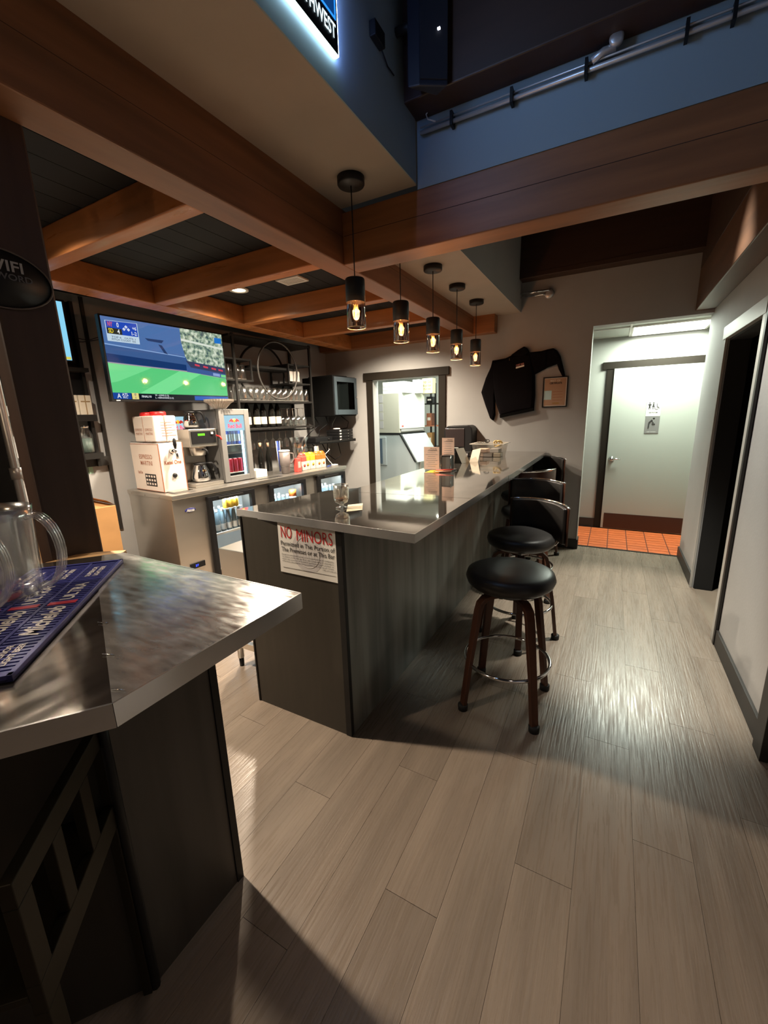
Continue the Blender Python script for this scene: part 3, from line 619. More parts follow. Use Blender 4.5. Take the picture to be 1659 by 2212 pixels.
# ------------------------------------------------------------------ pendants
PX = -1.25
pz = ((2.03, 2.70, 'pendant light in front of the cross beam, the nearest of the row'), (2.572, 2.595, 'pendant light just behind the cross beam, its canopy hidden'), (3.118, 2.595, 'middle pendant light of the row, over the menu holder'), (3.66, 2.595, 'fourth pendant light from the cross beam'), (4.23, 2.595, 'last pendant light of the row, nearest the hanging sweatshirt'))
P0 = None
for y, zc, lb in pz:
    t = thing('pendant_light', lb, 'light', (PX, y, zc), group='pendant lights over the bar'); ORG[t.name] = (0,0,zc)
    obj('canopy', MB().lathe([(0.064,zc-0.036),(0.068,zc-0.030),(0.068,zc)], 28), M_blackm, t)
    obj('cord', MB().tube([(0,0,2.24),(0.0,0,zc-0.03)], 0.0032, 6), M_black, t)
    obj('shade_cap', MB().lathe([(0.0,2.245),(0.048,2.243),(0.0515,2.236),(0.0515,2.128),(0.048,2.128),(0.048,2.225),(0,2.227)], 28), M_blackm, t, label='matt black metal upper shade')
    obj('glass_shade', MB().shell([(0.050,2.132),(0.050,2.004),(0.0475,2.004),(0.0475,2.132)], 28), M_smoke, t, label='smoked glass cylinder')
    obj('rim', MB().tube([(0.049*math.cos(i*math.pi/14), 0.049*math.sin(i*math.pi/14), 2.004) for i in range(28)], 0.0018, 6, closed=True), mat('lit_glass_rim', (0.9,0.75,0.5), 0.2, emis=(1,0.7,0.35), es=0.0), t)
    b = obj('bulb', MB().lathe([(0.012,2.145),(0.014,2.13),(0.024,2.105),(0.030,2.08),(0.028,2.055),(0.016,2.038),(0,2.034)], 18), M_bulb, t)
    f = MB()
    for k in range(5):
        a = k*2*math.pi/5; f.tube([(0.008*math.cos(a),0.008*math.sin(a),2.118),(0.014*math.cos(a+.3),0.014*math.sin(a+.3),2.085),(0.007*math.cos(a+.6),0.007*math.sin(a+.6),2.056)], 0.0016, 5)
    obj('filament', f, M_fil, b, org=(0,0,zc))
    obj('socket', MB().lathe([(0.016,2.225),(0.016,2.142),(0.0,2.140)], 14), M_blackm, t)
    lp = lamp('pendant_bulb_lamp', 'POINT', (0, 0, 2.085-zc), 12, WARM, 0.022); lp.parent = t

# recessed lights between the joists
def canlight(x, y, label, e=26, vis=True, r=0.055):
    t = thing('recessed_light', label, 'light', (x, y, 2.572), group='recessed cans between the joists')
    obj('trim_ring', MB().shell([(r,2.572),(r+0.022,2.570),(r+0.022,2.560),(r,2.560),(r-0.004,2.571)], 28, c=(x,y)), M_white, t)
    obj('lens', MB().lathe([(r-0.004,2.566),(r-0.004,2.571)], 28, c=(x,y)), M_can, t)
    lp = lamp('recessed_can_lamp', 'SPOT', (0,0,-0.02), e*1.1, (1.0,0.84,0.65), 0.05, spot=150, blend=0.7); lp.parent = t
canlight(-2.745, 2.67, 'round lit can between the joists in front of the wall television', 330)
canlight(-2.5, 0.95, 'lit can over the bar floor, outside the picture', 420)
canlight(-2.4, 4.28, 'lit can in the last bay before the back wall', 230)
canlight(-2.4, 3.42, 'lit can hidden in the bay before the last joist', 260)
canlight(-2.3, -0.4, 'lit can over the bar floor behind the camera side', 120)
t = thing('ceiling_vent', 'small white rectangular vent grille in the black board ceiling', 'vent', (-2.24, 2.73, 2.572))
obj('frame', MB().box(-2.345,2.66,2.562,-2.325,2.80,2.572).box(-2.155,2.66,2.562,-2.135,2.80,2.572).box(-2.325,2.66,2.562,-2.155,2.68,2.572).box(-2.325,2.78,2.562,-2.155,2.80,2.572), M_white, t)
for k in range(5): obj('slat', MB().box(-2.325,2.686+0.019*k,2.563,-2.155,2.697+0.019*k,2.571), M_white, t)

# ------------------------------------------------------------------ wall television
XF, YF, ZF = (1,0,0), (0,1,0), (0,0,1)
def screen_poly(mb, pts, x): mb.add([(x, y, z) for y, z in pts], [tuple(range(len(pts)))])
tv = thing('television', 'large wall television showing a baseball game above the back cooler', 'television', (0.0, -2.28, 1.735), wall=True)
obj('case', MB().box(0.345,-3.012,1.718,0.400,-1.925,2.368), M_black, tv, 0.003)
obj('bracket', MB().box(0.0,-2.6,1.9,0.03,-2.3,2.2).box(0.03,-2.50,2.0,0.345,-2.44,2.1), M_blackm, tv)
TY0, TY1, TZ0, TZ1 = -2.998, -1.94, 1.737, 2.355
def scr(pts, m, k, name='picture_patch'):
    mb = MB(); screen_poly(mb, [(TY0+u*(TY1-TY0), TZ0+v*(TZ1-TZ0)) for u, v in pts], 0.4006+0.0004*k)
    return obj(name, mb, m, tv)
def rect(u0, v0, u1, v1): return [(u0,v0),(u1,v0),(u1,v1),(u0,v1)]
scr(rect(0,0,1,1), emit('screen_navy_wall', (62,96,150), 1.0), 0, 'screen')
scr([(0,.68),(.62,.62),(.62,1),(0,1)], emit('screen_blue_shade', (80,118,176), 1.0), 1)
scr([(0,.665),(.62,.600),(.62,.612),(0,.680)], emit('screen_pale_line', (140,175,225), 1.0), 2)
scr([(0,.56),(.62,.50),(.62,.42),(0,.46)], emit('screen_dark_blue', (24,58,112), 1.0), 2)
scr([(0,.455),(.62,.415),(1,.36),(1,.33),(.62,.40),(0,.44)], emit('screen_track', (176,160,172), 1.0), 3)
scr([(0,.445),(.62,.402),(1,.345),(1,.075),(0,.075)], emit('screen_green', (92,208,128), 1.05), 3)
scr([(0,.44),(.32,.42),(.05,.22),(0,.2)], emit('screen_green_light', (118,226,148), 1.05), 4)
scr([(.55,.405),(.75,.385),(.42,.08),(.20,.08)], emit('screen_green_light', (122,230,152), 1.05), 4)
# crowd: a noisy print on the flat screen
mc = emit('screen_crowd', (200,210,190), 1.0); nt = mc.node_tree
n = nt.nodes.new('ShaderNodeTexNoise'); n.inputs['Scale'].default_value = 34; n.inputs['Detail'].default_value = 10
tc = nt.nodes.new('ShaderNodeTexCoord'); nt.links.new(tc.outputs['Object'], n.inputs['Vector'])
cr = nt.nodes.new('ShaderNodeValToRGB'); nt.links.new(n.outputs[0], cr.inputs[0])
cr.color_ramp.elements[0].position = 0.36; cr.color_ramp.elements[0].color = (*lin((70,95,100)),1); cr.color_ramp.elements[1].position = 0.66; cr.color_ramp.elements[1].color = (*lin((225,235,215)),1)
e2 = cr.color_ramp.elements.new(0.48); e2.color = (*lin((140,165,140)),1)
nt.links.new(cr.outputs[0], [x for x in nt.nodes if x.type == 'EMISSION'][0].inputs[0])
scr([(.60,1),(1,1),(1,.42),(.65,.52),(.62,.62),(.60,.80)], mc, 3, 'crowd_picture')
scr([(.62,.56),(1,.50),(1,.41),(.66,.47)], emit('screen_stand_dark', (60,66,98), 1.0), 4)
scr([(.62,.47),(1,.40),(1,.345),(.62,.405)], emit('screen_board_blue', (66,96,158), 1.0), 4)
for u in (.70,.78,.86,.93): scr([(u,.525-(u-.7)*.2),(u+.045,.515-(u-.7)*.2),(u+.045,.49-(u-.7)*.2),(u,.50-(u-.7)*.2)], emit('screen_red_sign', (225,70,90), 1.0), 5)
scr([(.87,.415),(.94,.405),(.94,.365),(.87,.375)], emit('screen_pale_board', (150,175,225), 1.0), 5); scr([(.95,.40),(1,.395),(1,.355),(.95,.36)], emit('screen_green_board', (130,225,150), 1.0), 5)
scr([(.60,.86),(1,.80),(1,.77),(.60,.83)], emit('screen_rail', (228,236,222), 1.0), 5)
scr([(.30,.80),(.45,.80),(.43,.76),(.32,.77)], emit('screen_shadow_blue', (40,64,108), 1.0), 4); scr([(.40,.74),(.43,.73),(.47,.62),(.44,.63)], emit('screen_shadow_blue', (40,64,108), 1.0), 4)
scr([(.92,.94),(.99,.94),(.99,.86),(.92,.86)], emit('screen_badge', (35,120,210), 1.0), 6)
scr(rect(0,0,1,.075), emit('screen_ticker', (18,24,34), 1.0), 5)
scr(rect(0,0,.13,.08), emit('screen_ticker_blue', (28,72,160), 1.0), 6); scr(rect(.135,.0,.185,.08), emit('screen_ticker_yellow', (238,222,140), 1.0), 6); scr(rect(.66,.0,1,.06), emit('screen_ticker_blue', (28,90,190), 1.0), 6)
# score box
scr([(.025,.955),(.255,.97),(.255,.71),(.025,.71)], emit('score_white', (200,222,238), 1.0), 6)
scr([(.03,.95),(.25,.965),(.25,.80),(.03,.80)], emit('score_blue', (34,76,190), 1.0), 7); scr(rect(.032,.80,.135,.87), emit('score_dark', (52,52,44), 1.0), 8)
def tx(s_, u, v, w, h, rgb=(235,240,245), nm='screen_lettering'):
    text(s_, emit(nm, rgb, 1.0), tv, (0.4006+0.004, TY0+u*(TY1-TY0), TZ0+v*(TZ1-TZ0)), YF, ZF, w, h, bold=0.02)
tx('NY', .058, .915, .035, .036, (230,90,90)); tx('0', .11, .915, .016, .036); tx('SD', .058, .837, .035, .034, (240,215,60)); tx('4', .11, .837, .018, .034)
tx('+6', .228, .90, .03, .028); tx('1-2', .222, .835, .04, .028)
for u, v in ((.168,.905),(.152,.875),(.184,.875)): scr([(u,v+.022),(u+.012,v),(u,v-.022),(u-.012,v)], emit('base_diamond', (215,225,245), 1.0), 9)
tx('TOP 6   OUTS 1', .14, .765, .18, .014, (90,110,130)); tx('PITCH COUNT 102', .14, .735, .18, .014, (90,110,130))
tx('ATL', .085, .058, .05, .020); tx('KC', .085, .025, .035, .018); tx('FINAL/10', .245, .038, .08, .018); tx('W - LONG (1-2)', .37, .055, .12, .018); tx('L - HERNANDEZ (1-2)', .39, .022, .16, .018)
tx('A', .04, .04, .03, .036); tx('0\n1', .16, .04, .012, .045, (40,60,120))
obj('screen_glass', MB().box(0.4075,-2.998,1.737,0.4085,-1.940,2.355), glassy('tv_screen_glass', (1,1,1), 0.02, 0.04), tv)
obj('standby_light', MB().box(0.4002,-2.98,1.722,0.402,-2.95,1.730), mat('tv_logo_white', (0.6,0.6,0.6), 0.4), tv)

# ------------------------------------------------------------------ glass door back cooler
ck = thing('back_bar_cooler', 'long stainless steel cooler with three lit glass doors under the television', 'cooler', (0.02, -2.84, 0), wall=True)
obj('top_sheet', MB().box(0.02,-2.85,0.912,0.775,-0.59,0.95), M_steel, ck, 0.004)
obj('machine_panel', MB().box(0.02,-2.84,0.10,0.745,-2.515,0.912), M_steel, ck, 0.004)
obj('back_panel', MB().box(0.02,-2.54,0.10,0.05,-0.60,0.912), M_white, ck)
obj('bottom_panel', MB().box(0.05,-2.54,0.10,0.745,-0.60,0.15), M_white, ck)
obj('side_panel', MB().box(0.05,-0.655,0.15,0.745,-0.60,0.912), M_steel, ck)
obj('plinth', MB().box(0.08,-2.80,0,0.70,-0.64,0.10), M_black, ck)
for a, b in ((-2.05,-1.81),(-1.345,-1.10)): obj('mullion', MB().box(0.60,a,0.15,0.745,b,0.912), M_steel, ck)
obj('header', MB().box(0.60,-2.515,0.868,0.745,-0.60,0.912), M_steel, ck)
doors = ((-2.535,-2.03),(-1.83,-1.325),(-1.12,-0.635))
for a, b in doors:
    dr = obj('door_frame', MB().box(0.7455,a,0.13,0.785,a+0.042,0.885).box(0.7455,b-0.042,0.13,0.785,b,0.885).box(0.7455,a+0.042,0.845,0.785,b-0.042,0.885).box(0.7455,a+0.042,0.13,0.785,b-0.042,0.18), M_black, ck, 0.002)
    obj('pane', MB().box(0.762,a+0.042,0.18,0.768,b-0.042,0.845), M_pane, dr)
    obj('handle', MB().box(0.785,a+0.10,0.853,0.80,b-0.14,0.874), M_blackm, dr, 0.003)
    obj('strip_light', MB().box(0.66,a+0.06,0.855,0.70,b-0.06,0.868), M_kled, ck)
    il = lamp('cooler_lamp', 'AREA', (0.70, (a+b)/2, 0.835), 5.5, (0.80, 0.93, 1.0), 0.36, 0.03, rot=(0, R_(20), 0)); il.data.energy = 5; il.parent = ck; il.location = (0.70-0.02, (a+b)/2+2.84, 0.835); il.data.size = 0.03; il.data.size_y = 0.38
    for z in (0.51, 0.17):
        sh = obj('wire_shelf', MB().box(0.07,a+0.01,z-0.004,0.09,b-0.01,z), M_white, ck)
        w = MB()
        for k in range(12): w.box(0.07, a+0.02+k*(b-a-0.04)/11-0.002, z-0.004, 0.72, a+0.02+k*(b-a-0.04)/11+0.002, z)
        w.box(0.70,a+0.01,z-0.006,0.72,b-0.01,z+0.012)
        s2 = obj('shelf_wires', w, M_white, ck); s2['kind'] = 'stuff'
        bpy.data.objects.remove(sh)
l_ = obj('badge', MB().lathe([(0.040,0),(0.038,0.003)], 28, m=lambda v: (0.7455+v[2], -2.69+v[1]*1.25, 0.80+v[0]*0.5)), mat('blue_oval_badge', (0.03,0.035,0.20), 0.3), ck)
text('Atosa', M_white, ck, (0.749, -2.69, 0.80), YF, ZF, 0.075, 0.026, shear=0.3, bold=0.03)
obj('control_display', MB().box(0.745,-2.76,0.275,0.755,-2.62,0.325), M_black, ck, 0.002)
text('37', M_blued, ck, (0.7565, -2.70, 0.300), YF, ZF, 0.030, 0.020, bold=0.02)
for y in (-2.79,-2.68,-2.57): obj('rivet', MB().lathe([(0.006,0),(0,0.004)], 10, m=lambda v: (0.776+v[2]*0, y, 0)) if False else MB().lathe([(0.006,0),(0.004,0.003),(0,0.004)], 10, m=lambda v: (0.10+(y+2.79)*2.2+v[0], -2.851-v[2], 0.925+v[1])), M_chrome, ck)
for y in (-1.72,-1.55,-1.02): obj('screw', MB().lathe([(0.006,0),(0.004,0.003),(0,0.004)], 10, m=lambda v: (0.776+v[2], y+v[0], 0.925+v[1])), M_chrome, ck)
vs = MB()
for i in range(30):
    for j in range(4): vs.box(0.66+j*0.022, -1.93+i*0.011, 0.9502, 0.674+j*0.022, -1.924+i*0.011, 0.9507)
v2 = obj('drain_slots', vs, M_black, ck); v2['kind'] = 'stuff'

# ------------------------------------------------------------------ bottles, cans, cartons, glasses: one of each kind, then copies
def place(proto, first, d, t_, z, label, s=1.0):
    if not first[0]: r = proto; first[0] = True; r.location = wl(d,t_,z); r['label'] = label
    else: r = dup(proto, wl(d,t_,z), label)
    r.scale = (s,s,s); return r
def new(name, cat, group):
    o = bpy.data.objects.new(name, None); C.objects.link(o); o['category'] = cat; o['group'] = group; o['label'] = ''; ORG[o.name] = (0,0,0); return o
def bottle(name, group, body, h=0.30, r=0.037, lab=M_winelab, cap=M_black, neck=0.0135, sh=0.62):
    t = new(name, 'bottle', group)
    obj('glass_body', MB().lathe([(r*.9,0),(r,0.008),(r,h*sh-0.03),(r*0.85,h*sh),(neck*1.4,h*sh+0.05),(neck,h*sh+0.065),(neck,h*0.98)], 16), body, t)
    if lab: obj('label_band', MB().shell([(r+0.0006,h*0.10),(r+0.0006,h*0.36)], 16), lab, t)
    obj('cap', MB().lathe([(neck+0.002,h*0.86),(neck+0.002,h),(0,h+0.001)], 10), cap, t)
    return t
def can(name, group, m, h=0.135, r=0.028, cat='can'):
    t = new(name, cat, group)
    obj('body', MB().lathe([(r*.85,0),(r,0.008),(r,h-0.012),(r*.85,h)], 16), m, t)
    obj('lid', MB().lathe([(r*.85,h),(r*.80,h+0.002),(0,h+0.001)], 16), M_silver, t)
    return t
ORD = ('first','second','third','fourth','fifth','sixth','seventh','eighth','ninth','tenth','eleventh','twelfth','thirteenth')
# wine bottles on the middle shelf
wb_ = bottle('wine_bottle', 'wine bottles on the lowest rack shelf', M_bulls, 0.31, 0.038); f = [False]
for i, lb in enumerate(('dark wine bottle on the rack, beside the mini fridge', 'second dark wine bottle from the mini fridge', 'middle dark wine bottle of the five on the rack', 'dark wine bottle, fourth from the mini fridge', 'dark wine bottle standing next to the upturned wine glasses')):
    place(wb_, f, 0.24+0.02*(i % 2), -1.60+0.108*i, 1.462, lb)
# corked bottles on the cooler top
cb_ = bottle('corked_bottle', 'corked bottles on the cooler top', M_bulls, 0.36, 0.037, None, M_cork, sh=0.58); f = [False]
for i, (d, t_, lb) in enumerate(((0.30,-1.66,'dark corked bottle on the cooler top, beside the mini fridge'),(0.30,-1.52,'second corked bottle on the cooler top, pink capsule'),(0.24,-1.36,'dark bottle with white label behind the taupe tumbler'))):
    place(cb_, f, d, t_, 0.951, lb, 0.97-0.03*i)
# upturned tumblers
def tumbler(name, cat, group, h=0.13, r0=0.030, r1=0.036, m=M_gw):
    t = new(name, cat, group)
    obj('glass', MB().shell([(r1,0),(r1*.99,h*0.4),(r0,h-0.006),(r0*.8,h),(0,h)], 16), m, t)
    obj('rim', MB().tube([(r1*math.cos(i*math.pi/8), r1*math.sin(i*math.pi/8), 0.0015) for i in range(16)], 0.0014, 5, closed=True), M_rimg, t)
    return t
M_rimg = mat('bright_glass_rim', (0.60,0.57,0.52), 0.12, 0.3)
bg = tumbler('beer_glass', 'glass', 'upturned glasses on the long rack shelf', 0.14, 0.028, 0.037); f = [False]
for i in range(13):
    for j, d in enumerate((0.29, 0.17)):
        place(bg, f, d, -1.74+0.084*i, 1.752, ORD[i]+' upturned glass from the television on the long rack shelf, '+('front row', 'row by the wall')[j])
sg = tumbler('beer_glass', 'glass', 'upturned glasses in the small rack box', 0.15, 0.030, 0.038); f = [False]
for i in range(4): place(sg, f, 0.29-0.02*(i % 2), -1.89+0.085*i, 1.965, ORD[i]+' upturned glass from the television in the small black rack box')
def wineglass(name, group):
    t = new(name, 'glass', group)
    obj('bowl', MB().shell([(0.034,0.0),(0.040,0.045),(0.036,0.085),(0.018,0.108),(0.004,0.115)], 18), M_gw, t)
    obj('stem', MB().lathe([(0.0035,0.112),(0.003,0.19),(0.006,0.197)], 8), M_rimg, t)
    obj('foot', MB().lathe([(0.006,0.197),(0.032,0.203),(0.032,0.205),(0,0.205)], 18), M_gw, t)
    return t
wg = wineglass('wine_glass', 'upturned wine glasses on the lowest rack shelf'); f = [False]
for i in range(4):
    for j, d in enumerate((0.29, 0.19)): place(wg, f, d, -1.06+0.088*i, 1.462, ORD[i]+' upturned wine glass from the wine bottles, '+('front row', 'row by the wall')[j])
# hanging stemware under the rack
hg = wineglass('hanging_wine_glass', 'wine glasses hanging under the rack'); f = [False]
for i in range(9): place(hg, f, 0.13, -1.70+0.105*i, 1.205, ORD[i]+' hanging wine glass under the black rack, counted from the television')

# ------------------------------------------------------------------ black metal rack
rk2 = thing('wall_rack', 'black metal shelf rack with two large rings beside the television', 'rack', (0.0, -1.8, 1.44), wall=True)
def bar_(mb, p, q, r=0.011): mb.tube([p, q], r, 4)
for y in (-1.79, -0.70):
    for d in (0.36, 0.02): 
        mb = MB(); mb.box(d-0.012, y-0.012, 1.42, d+0.012, y+0.012, 2.40); obj('post', mb, M_blackm, rk2)
for z, y0, y1, d1 in ((2.39,-1.84,-0.68,0.37),(1.745,-1.80,-0.69,0.37),(1.455,-1.80,-0.69,0.37)):
    obj('shelf', MB().box(0.0,y0,z-0.022,d1,y1,z), M_blackm, rk2, 0.002)
obj('shelf', MB().box(0.06,-1.56,2.09,0.34,-0.93,2.115), M_blackm, rk2)
for z in (1.955, 2.165):
    obj('box_shelf', MB().box(0.03,-1.96,z-0.016,0.36,-1.57,z), M_blackm, rk2)
    obj('box_shelf', MB().box(0.03,-1.06,z-0.016,0.36,-0.70,z), M_blackm, rk2)
for y in (-1.58, -1.05, -1.95):
    for d in (0.35, 0.05): obj('box_upright', MB().box(d-0.009,y-0.009,1.955,d+0.009,y+0.009,2.165), M_blackm, rk2)
obj('ring', MB().tube([(0.375, -1.225+0.285*math.cos(a*math.pi/24), 2.073+0.305*math.sin(a*math.pi/24)) for a in range(48)], 0.010, 8, closed=True), mat('grey_metal_ring', (0.10,0.095,0.09), 0.4, 0.5), rk2)
obj('ring', MB().tube([(0.08, -1.20+0.33*math.cos(a*math.pi/24), 2.06+0.32*math.sin(a*math.pi/24)) for a in range(48)], 0.012, 8, closed=True), M_blackm, rk2)
for d in (0.12,0.20,0.28,0.34): obj('glass_rail', MB().box(d-0.006,-1.80,1.405,d+0.006,-0.70,1.418), M_blackm, rk2)
t = thing('note_card', 'small white card clipped in the rack box near the corner', 'card', (0.30, -1.0, 1.97), wall=True)
obj('sheet', MB().box(0.330,-1.02,1.975,0.333,-0.86,2.09), M_paper, t)

# ------------------------------------------------------------------ second rack at the far left with a television
rk3 = thing('shelf_unit', 'black wall shelf unit holding boxes and jars between post and television', 'shelf', (0.0, -3.6, 1.2), wall=True)
obj('upright', MB().box(0.0,-3.06,1.19,0.06,-3.035,2.50), M_blackm, rk3)
obj('upright', MB().box(0.0,-4.2,1.19,0.06,-4.17,2.50), M_blackm, rk3)
for z, h in ((1.99,0.03),(1.62,0.05),(1.31,0.05)): obj('shelf', MB().box(0.0,-4.2,z-h,0.14,-3.035,z), M_blackm, rk3)
obj('back_panel', MB().box(0.0,-4.2,1.70,0.01,-3.06,2.5), M_black, rk3)
struct('trim_3', MB().box(0.0,-4.3,1.19,0.03,-2.945,1.27), M_base, wall=True)
struct('trim_3', MB().box(0.0,-2.965,0.60,0.02,-2.94,2.56), M_base, wall=True)
t = thing('wall_television', 'second television with a pale blue picture, mostly hidden by the post', 'television', (0.1, -3.6, 2.05), wall=True)
obj('case', MB().box(0.06,-4.15,2.03,0.10,-3.105,2.49), M_black, t, 0.003)
obj('screen', MB().box(0.10,-4.13,2.045,0.102,-3.125,2.475), emit('pale_blue_screen', (135,205,235), 1.1), t)
obj('picture_patch', MB().box(0.102,-3.17,2.05,0.1025,-3.13,2.07), emit('screen_yellow_mark', (215,205,90), 1.0), t)
f = [False]; bx_ = new('carton', 'box', 'cream boxes on the shelf unit')
obj('body', MB().box(-0.05,-0.045,0,0.05,0.045,0.155), M_winelab, bx_, 0.003); obj('tape', MB().box(0.0501,-0.035,0.10,0.0508,0.035,0.11).box(0.0501,-0.004,0.0,0.0508,0.004,0.155), mat('tan_tape', (0.35,0.24,0.12), 0.7), bx_)
for i in range(3): place(bx_, f, 0.075, -3.10-0.096*i, 1.622, ('cream carton on the shelf unit, at the end nearest the television', 'cream carton in the middle of three on the shelf unit', 'cream carton farthest from the television on the shelf unit')[i])
jr = new('glass_jar', 'jar', 'glass jars on the low shelf'); f = [False]
obj('glass', MB().shell([(0.045,0.0),(0.048,0.02),(0.048,0.15),(0.030,0.19),(0.030,0.21)], 18), M_glass, jr); obj('contents', MB().lathe([(0.040,0.005),(0.040,0.12),(0,0.12)], 16), mat('pale_jar_contents', (0.18,0.24,0.22), 0.4), jr); obj('lid', MB().lathe([(0.032,0.205),(0.032,0.225),(0,0.226)], 16), M_chrome, jr)
for i in range(3): place(jr, f, 0.08, -3.12-0.105*i, 1.312, ('glass jar on the low black shelf, at its end beside the trim', 'middle glass jar on the low black shelf', 'glass jar on the low shelf, half behind the post')[i])
t = thing('sticky_note', 'pale green sticky note on the wall below the black shelf', 'note', (0.0, -3.12, 1.15), wall=True)
obj('sheet', MB().box(0.001,-3.155,1.13,0.003,-3.085,1.212), mat('pale_green_paper', (0.38,0.62,0.50), 0.8), t)
obj('pen_mark', MB().box(0.003,-3.123,1.14,0.0034,-3.119,1.20), M_ink, t)
t = thing('cable', 'thin black cables running from the shelf unit to the television', 'cable', (0.0, -3.0, 2.2), wall=True)
obj('strand', MB().tube([(0.03,-3.06,2.235),(0.035,-2.96,2.222),(0.36,-2.96,2.225)], 0.003, 6), M_black, t)
obj('strand', MB().tube([(0.03,-3.06,2.20),(0.035,-3.0,2.205),(0.2,-2.93,2.215),(0.36,-2.96,2.17)], 0.003, 6), M_black, t)
t = thing('cardboard_box', 'tall brown cardboard box standing between post and cooler', 'box', (0.2, -3.4, 0), wall=True)
obj('body', MB().box(0.10,-3.60,0,0.60,-3.20,0.93), M_card, t, 0.006)
obj('flap', MB().add([(0.10,-3.60,0.93),(0.60,-3.60,0.93),(0.62,-3.52,0.985),(0.12,-3.52,0.99)], [(0,1,2,3)]), M_card, t)
obj('flap', MB().add([(0.10,-3.20,0.93),(0.60,-3.20,0.93),(0.60,-3.26,0.975),(0.12,-3.27,0.98)], [(0,1,2,3)]), M_card, t)
obj('tape', MB().box(0.601,-3.42,0.1,0.602,-3.37,0.93), mat('packing_tape', (0.50,0.30,0.12), 0.3), t)

# ------------------------------------------------------------------ espresso martini dispenser
em = thing('drink_dispenser', 'cream ESPRESSO MARTINI dispenser with a chrome tap on the cooler', 'dispenser', (0.30, -2.66, 0.951), wall=True)
obj('lower_body', MB().box(0.08,-2.79,0.951,0.56,-2.575,1.372), M_cream, em, 0.006)
for y in (-2.788,-2.577): obj('edge_line', MB().box(0.5595,y-0.003,0.955,0.5615,y+0.003,1.37), M_copper, em)
obj('edge_line', MB().box(0.082,-2.7915,0.956,0.56,-2.7900,0.960).box(0.556,-2.7915,0.956,0.560,-2.7900,1.368).box(0.082,-2.7915,1.362,0.56,-2.7900,1.366), M_copper, em)
obj('base_tray', MB().box(0.56,-2.77,0.951,0.68,-2.60,0.962), M_chrome, em, 0.002)
dx = (1,0,0); 
text('ESPRESSO', M_copper, em, (0.33,-2.7905,1.255), dx, ZF, 0.22, 0.038, bold=0.01); text('MARTINI', M_copper, em, (0.33,-2.7905,1.200), dx, ZF, 0.20, 0.038, bold=0.01)
text('Ketel One', M_copper, em, (0.20,-2.7905,1.115), dx, ZF, 0.08, 0.028, bold=0.02)
obj('menu_panel', MB().box(0.28,-2.7925,1.00,0.46,-2.790,1.105), M_ink, em)
for i in range(3):
    for j in range(4): obj('icon', MB().box(0.293+0.043*j,-2.7935,1.01+0.033*i,0.318+0.043*j,-2.7925,1.028+0.033*i), M_cream, em)
text('Ketel One', M_copper, em, (0.5615,-2.68,1.205), YF, ZF, 0.15, 0.034, bold=0.02)
obj('knob', MB().lathe([(0.020,0),(0.018,0.012),(0,0.014)], 18, m=lambda v: (0.561+v[2], -2.68+v[0], 1.09+v[1])), M_black, em)
tp = obj('tap', MB().lathe([(0.022,0),(0.020,0.02),(0.012,0.06)], 16, m=lambda v: (0.561+v[2], -2.68+v[0], 1.30+v[1])).tube([(0.60,-2.68,1.30),(0.635,-2.68,1.30),(0.645,-2.68,1.27),(0.645,-2.68,1.235)], 0.010, 10), M_chrome, em)
obj('tap_handle', MB().lathe([(0.008,1.32),(0.016,1.36),(0.012,1.40),(0.006,1.41)], 14, c=(0.63,-2.68)), M_black, tp)
for y in (-2.735,-2.632):
    cn = obj('upper_canister', MB().box(0.18 if y < -2.7 else 0.18,y-0.048,1.378,0.53,y+0.048,1.60), M_cream, em, 0.012)
for xc in (0.265,0.435):
    lid = obj('lid', MB().lathe([(0.062,1.600),(0.064,1.605),(0.064,1.628),(0.058,1.634),(0,1.634)], 24, c=(xc,-2.685)), M_lid, em, label='bright red screw lid')
obj('seam', MB().box(0.352,-2.7845,1.385,0.356,-2.783,1.595), M_copper, em)
for xc in (0.27,0.44):
    text('ESPRESSO', M_copper, em, (xc,-2.7838,1.485), dx, ZF, 0.12, 0.022); text('MARTINI', M_copper, em, (xc,-2.7838,1.452), dx, ZF, 0.11, 0.022)
for k in range(6): obj('small_print', MB().box(0.5305,-2.725,1.43+0.022*k,0.531,-2.60-0.03*(k%2),1.434+0.022*k), M_copper, em)
obj('tray_rail', MB().tube([(0.10,-2.785,1.385),(0.54,-2.785,1.385),(0.545,-2.58,1.385)], 0.004, 6), M_chrome, em)

# ------------------------------------------------------------------ coffee maker
cm = thing('coffee_maker', 'stainless coffee brewer with carafes above and below, beside the dispenser', 'coffee maker', (0.42, -2.36, 0.951), wall=True)
obj('base', MB().box(0.26,-2.51,0.951,0.58,-2.215,0.985), M_steel, cm, 0.004)
obj('tower', MB().box(0.26,-2.48,0.985,0.36,-2.24,1.32), M_steel, cm, 0.004)
obj('head', MB().box(0.24,-2.50,1.315,0.56,-2.22,1.475), M_steel, cm, 0.005)
fp = obj('control_face', MB().box(0.561,-2.48,1.345,0.567,-2.24,1.455), M_black, cm)
obj('display', MB().box(0.5675,-2.42,1.415,0.5685,-2.35,1.435), M_glaz, fp)
obj('switch', MB().box(0.5675,-2.29,1.425,0.578,-2.27,1.445), M_white, fp)
obj('red_faucet', MB().tube([(0.57,-2.235,1.41),(0.61,-2.225,1.40),(0.625,-2.22,1.37)], 0.007, 8), M_lid, cm)
obj('brew_basket', MB().lathe([(0.07,1.315),(0.075,1.30),(0.065,1.235),(0.02,1.225)], 24, c=(0.46,-2.37)), M_steel, cm)
obj('basket_handle', MB().tube([(0.53,-2.37,1.29),(0.575,-2.36,1.285),(0.585,-2.35,1.25)], 0.008, 8), M_black, cm)
obj('warmer_plate', MB().lathe([(0.075,1.475),(0.075,1.482),(0,1.482)], 24, c=(0.42,-2.38)), M_black, cm)
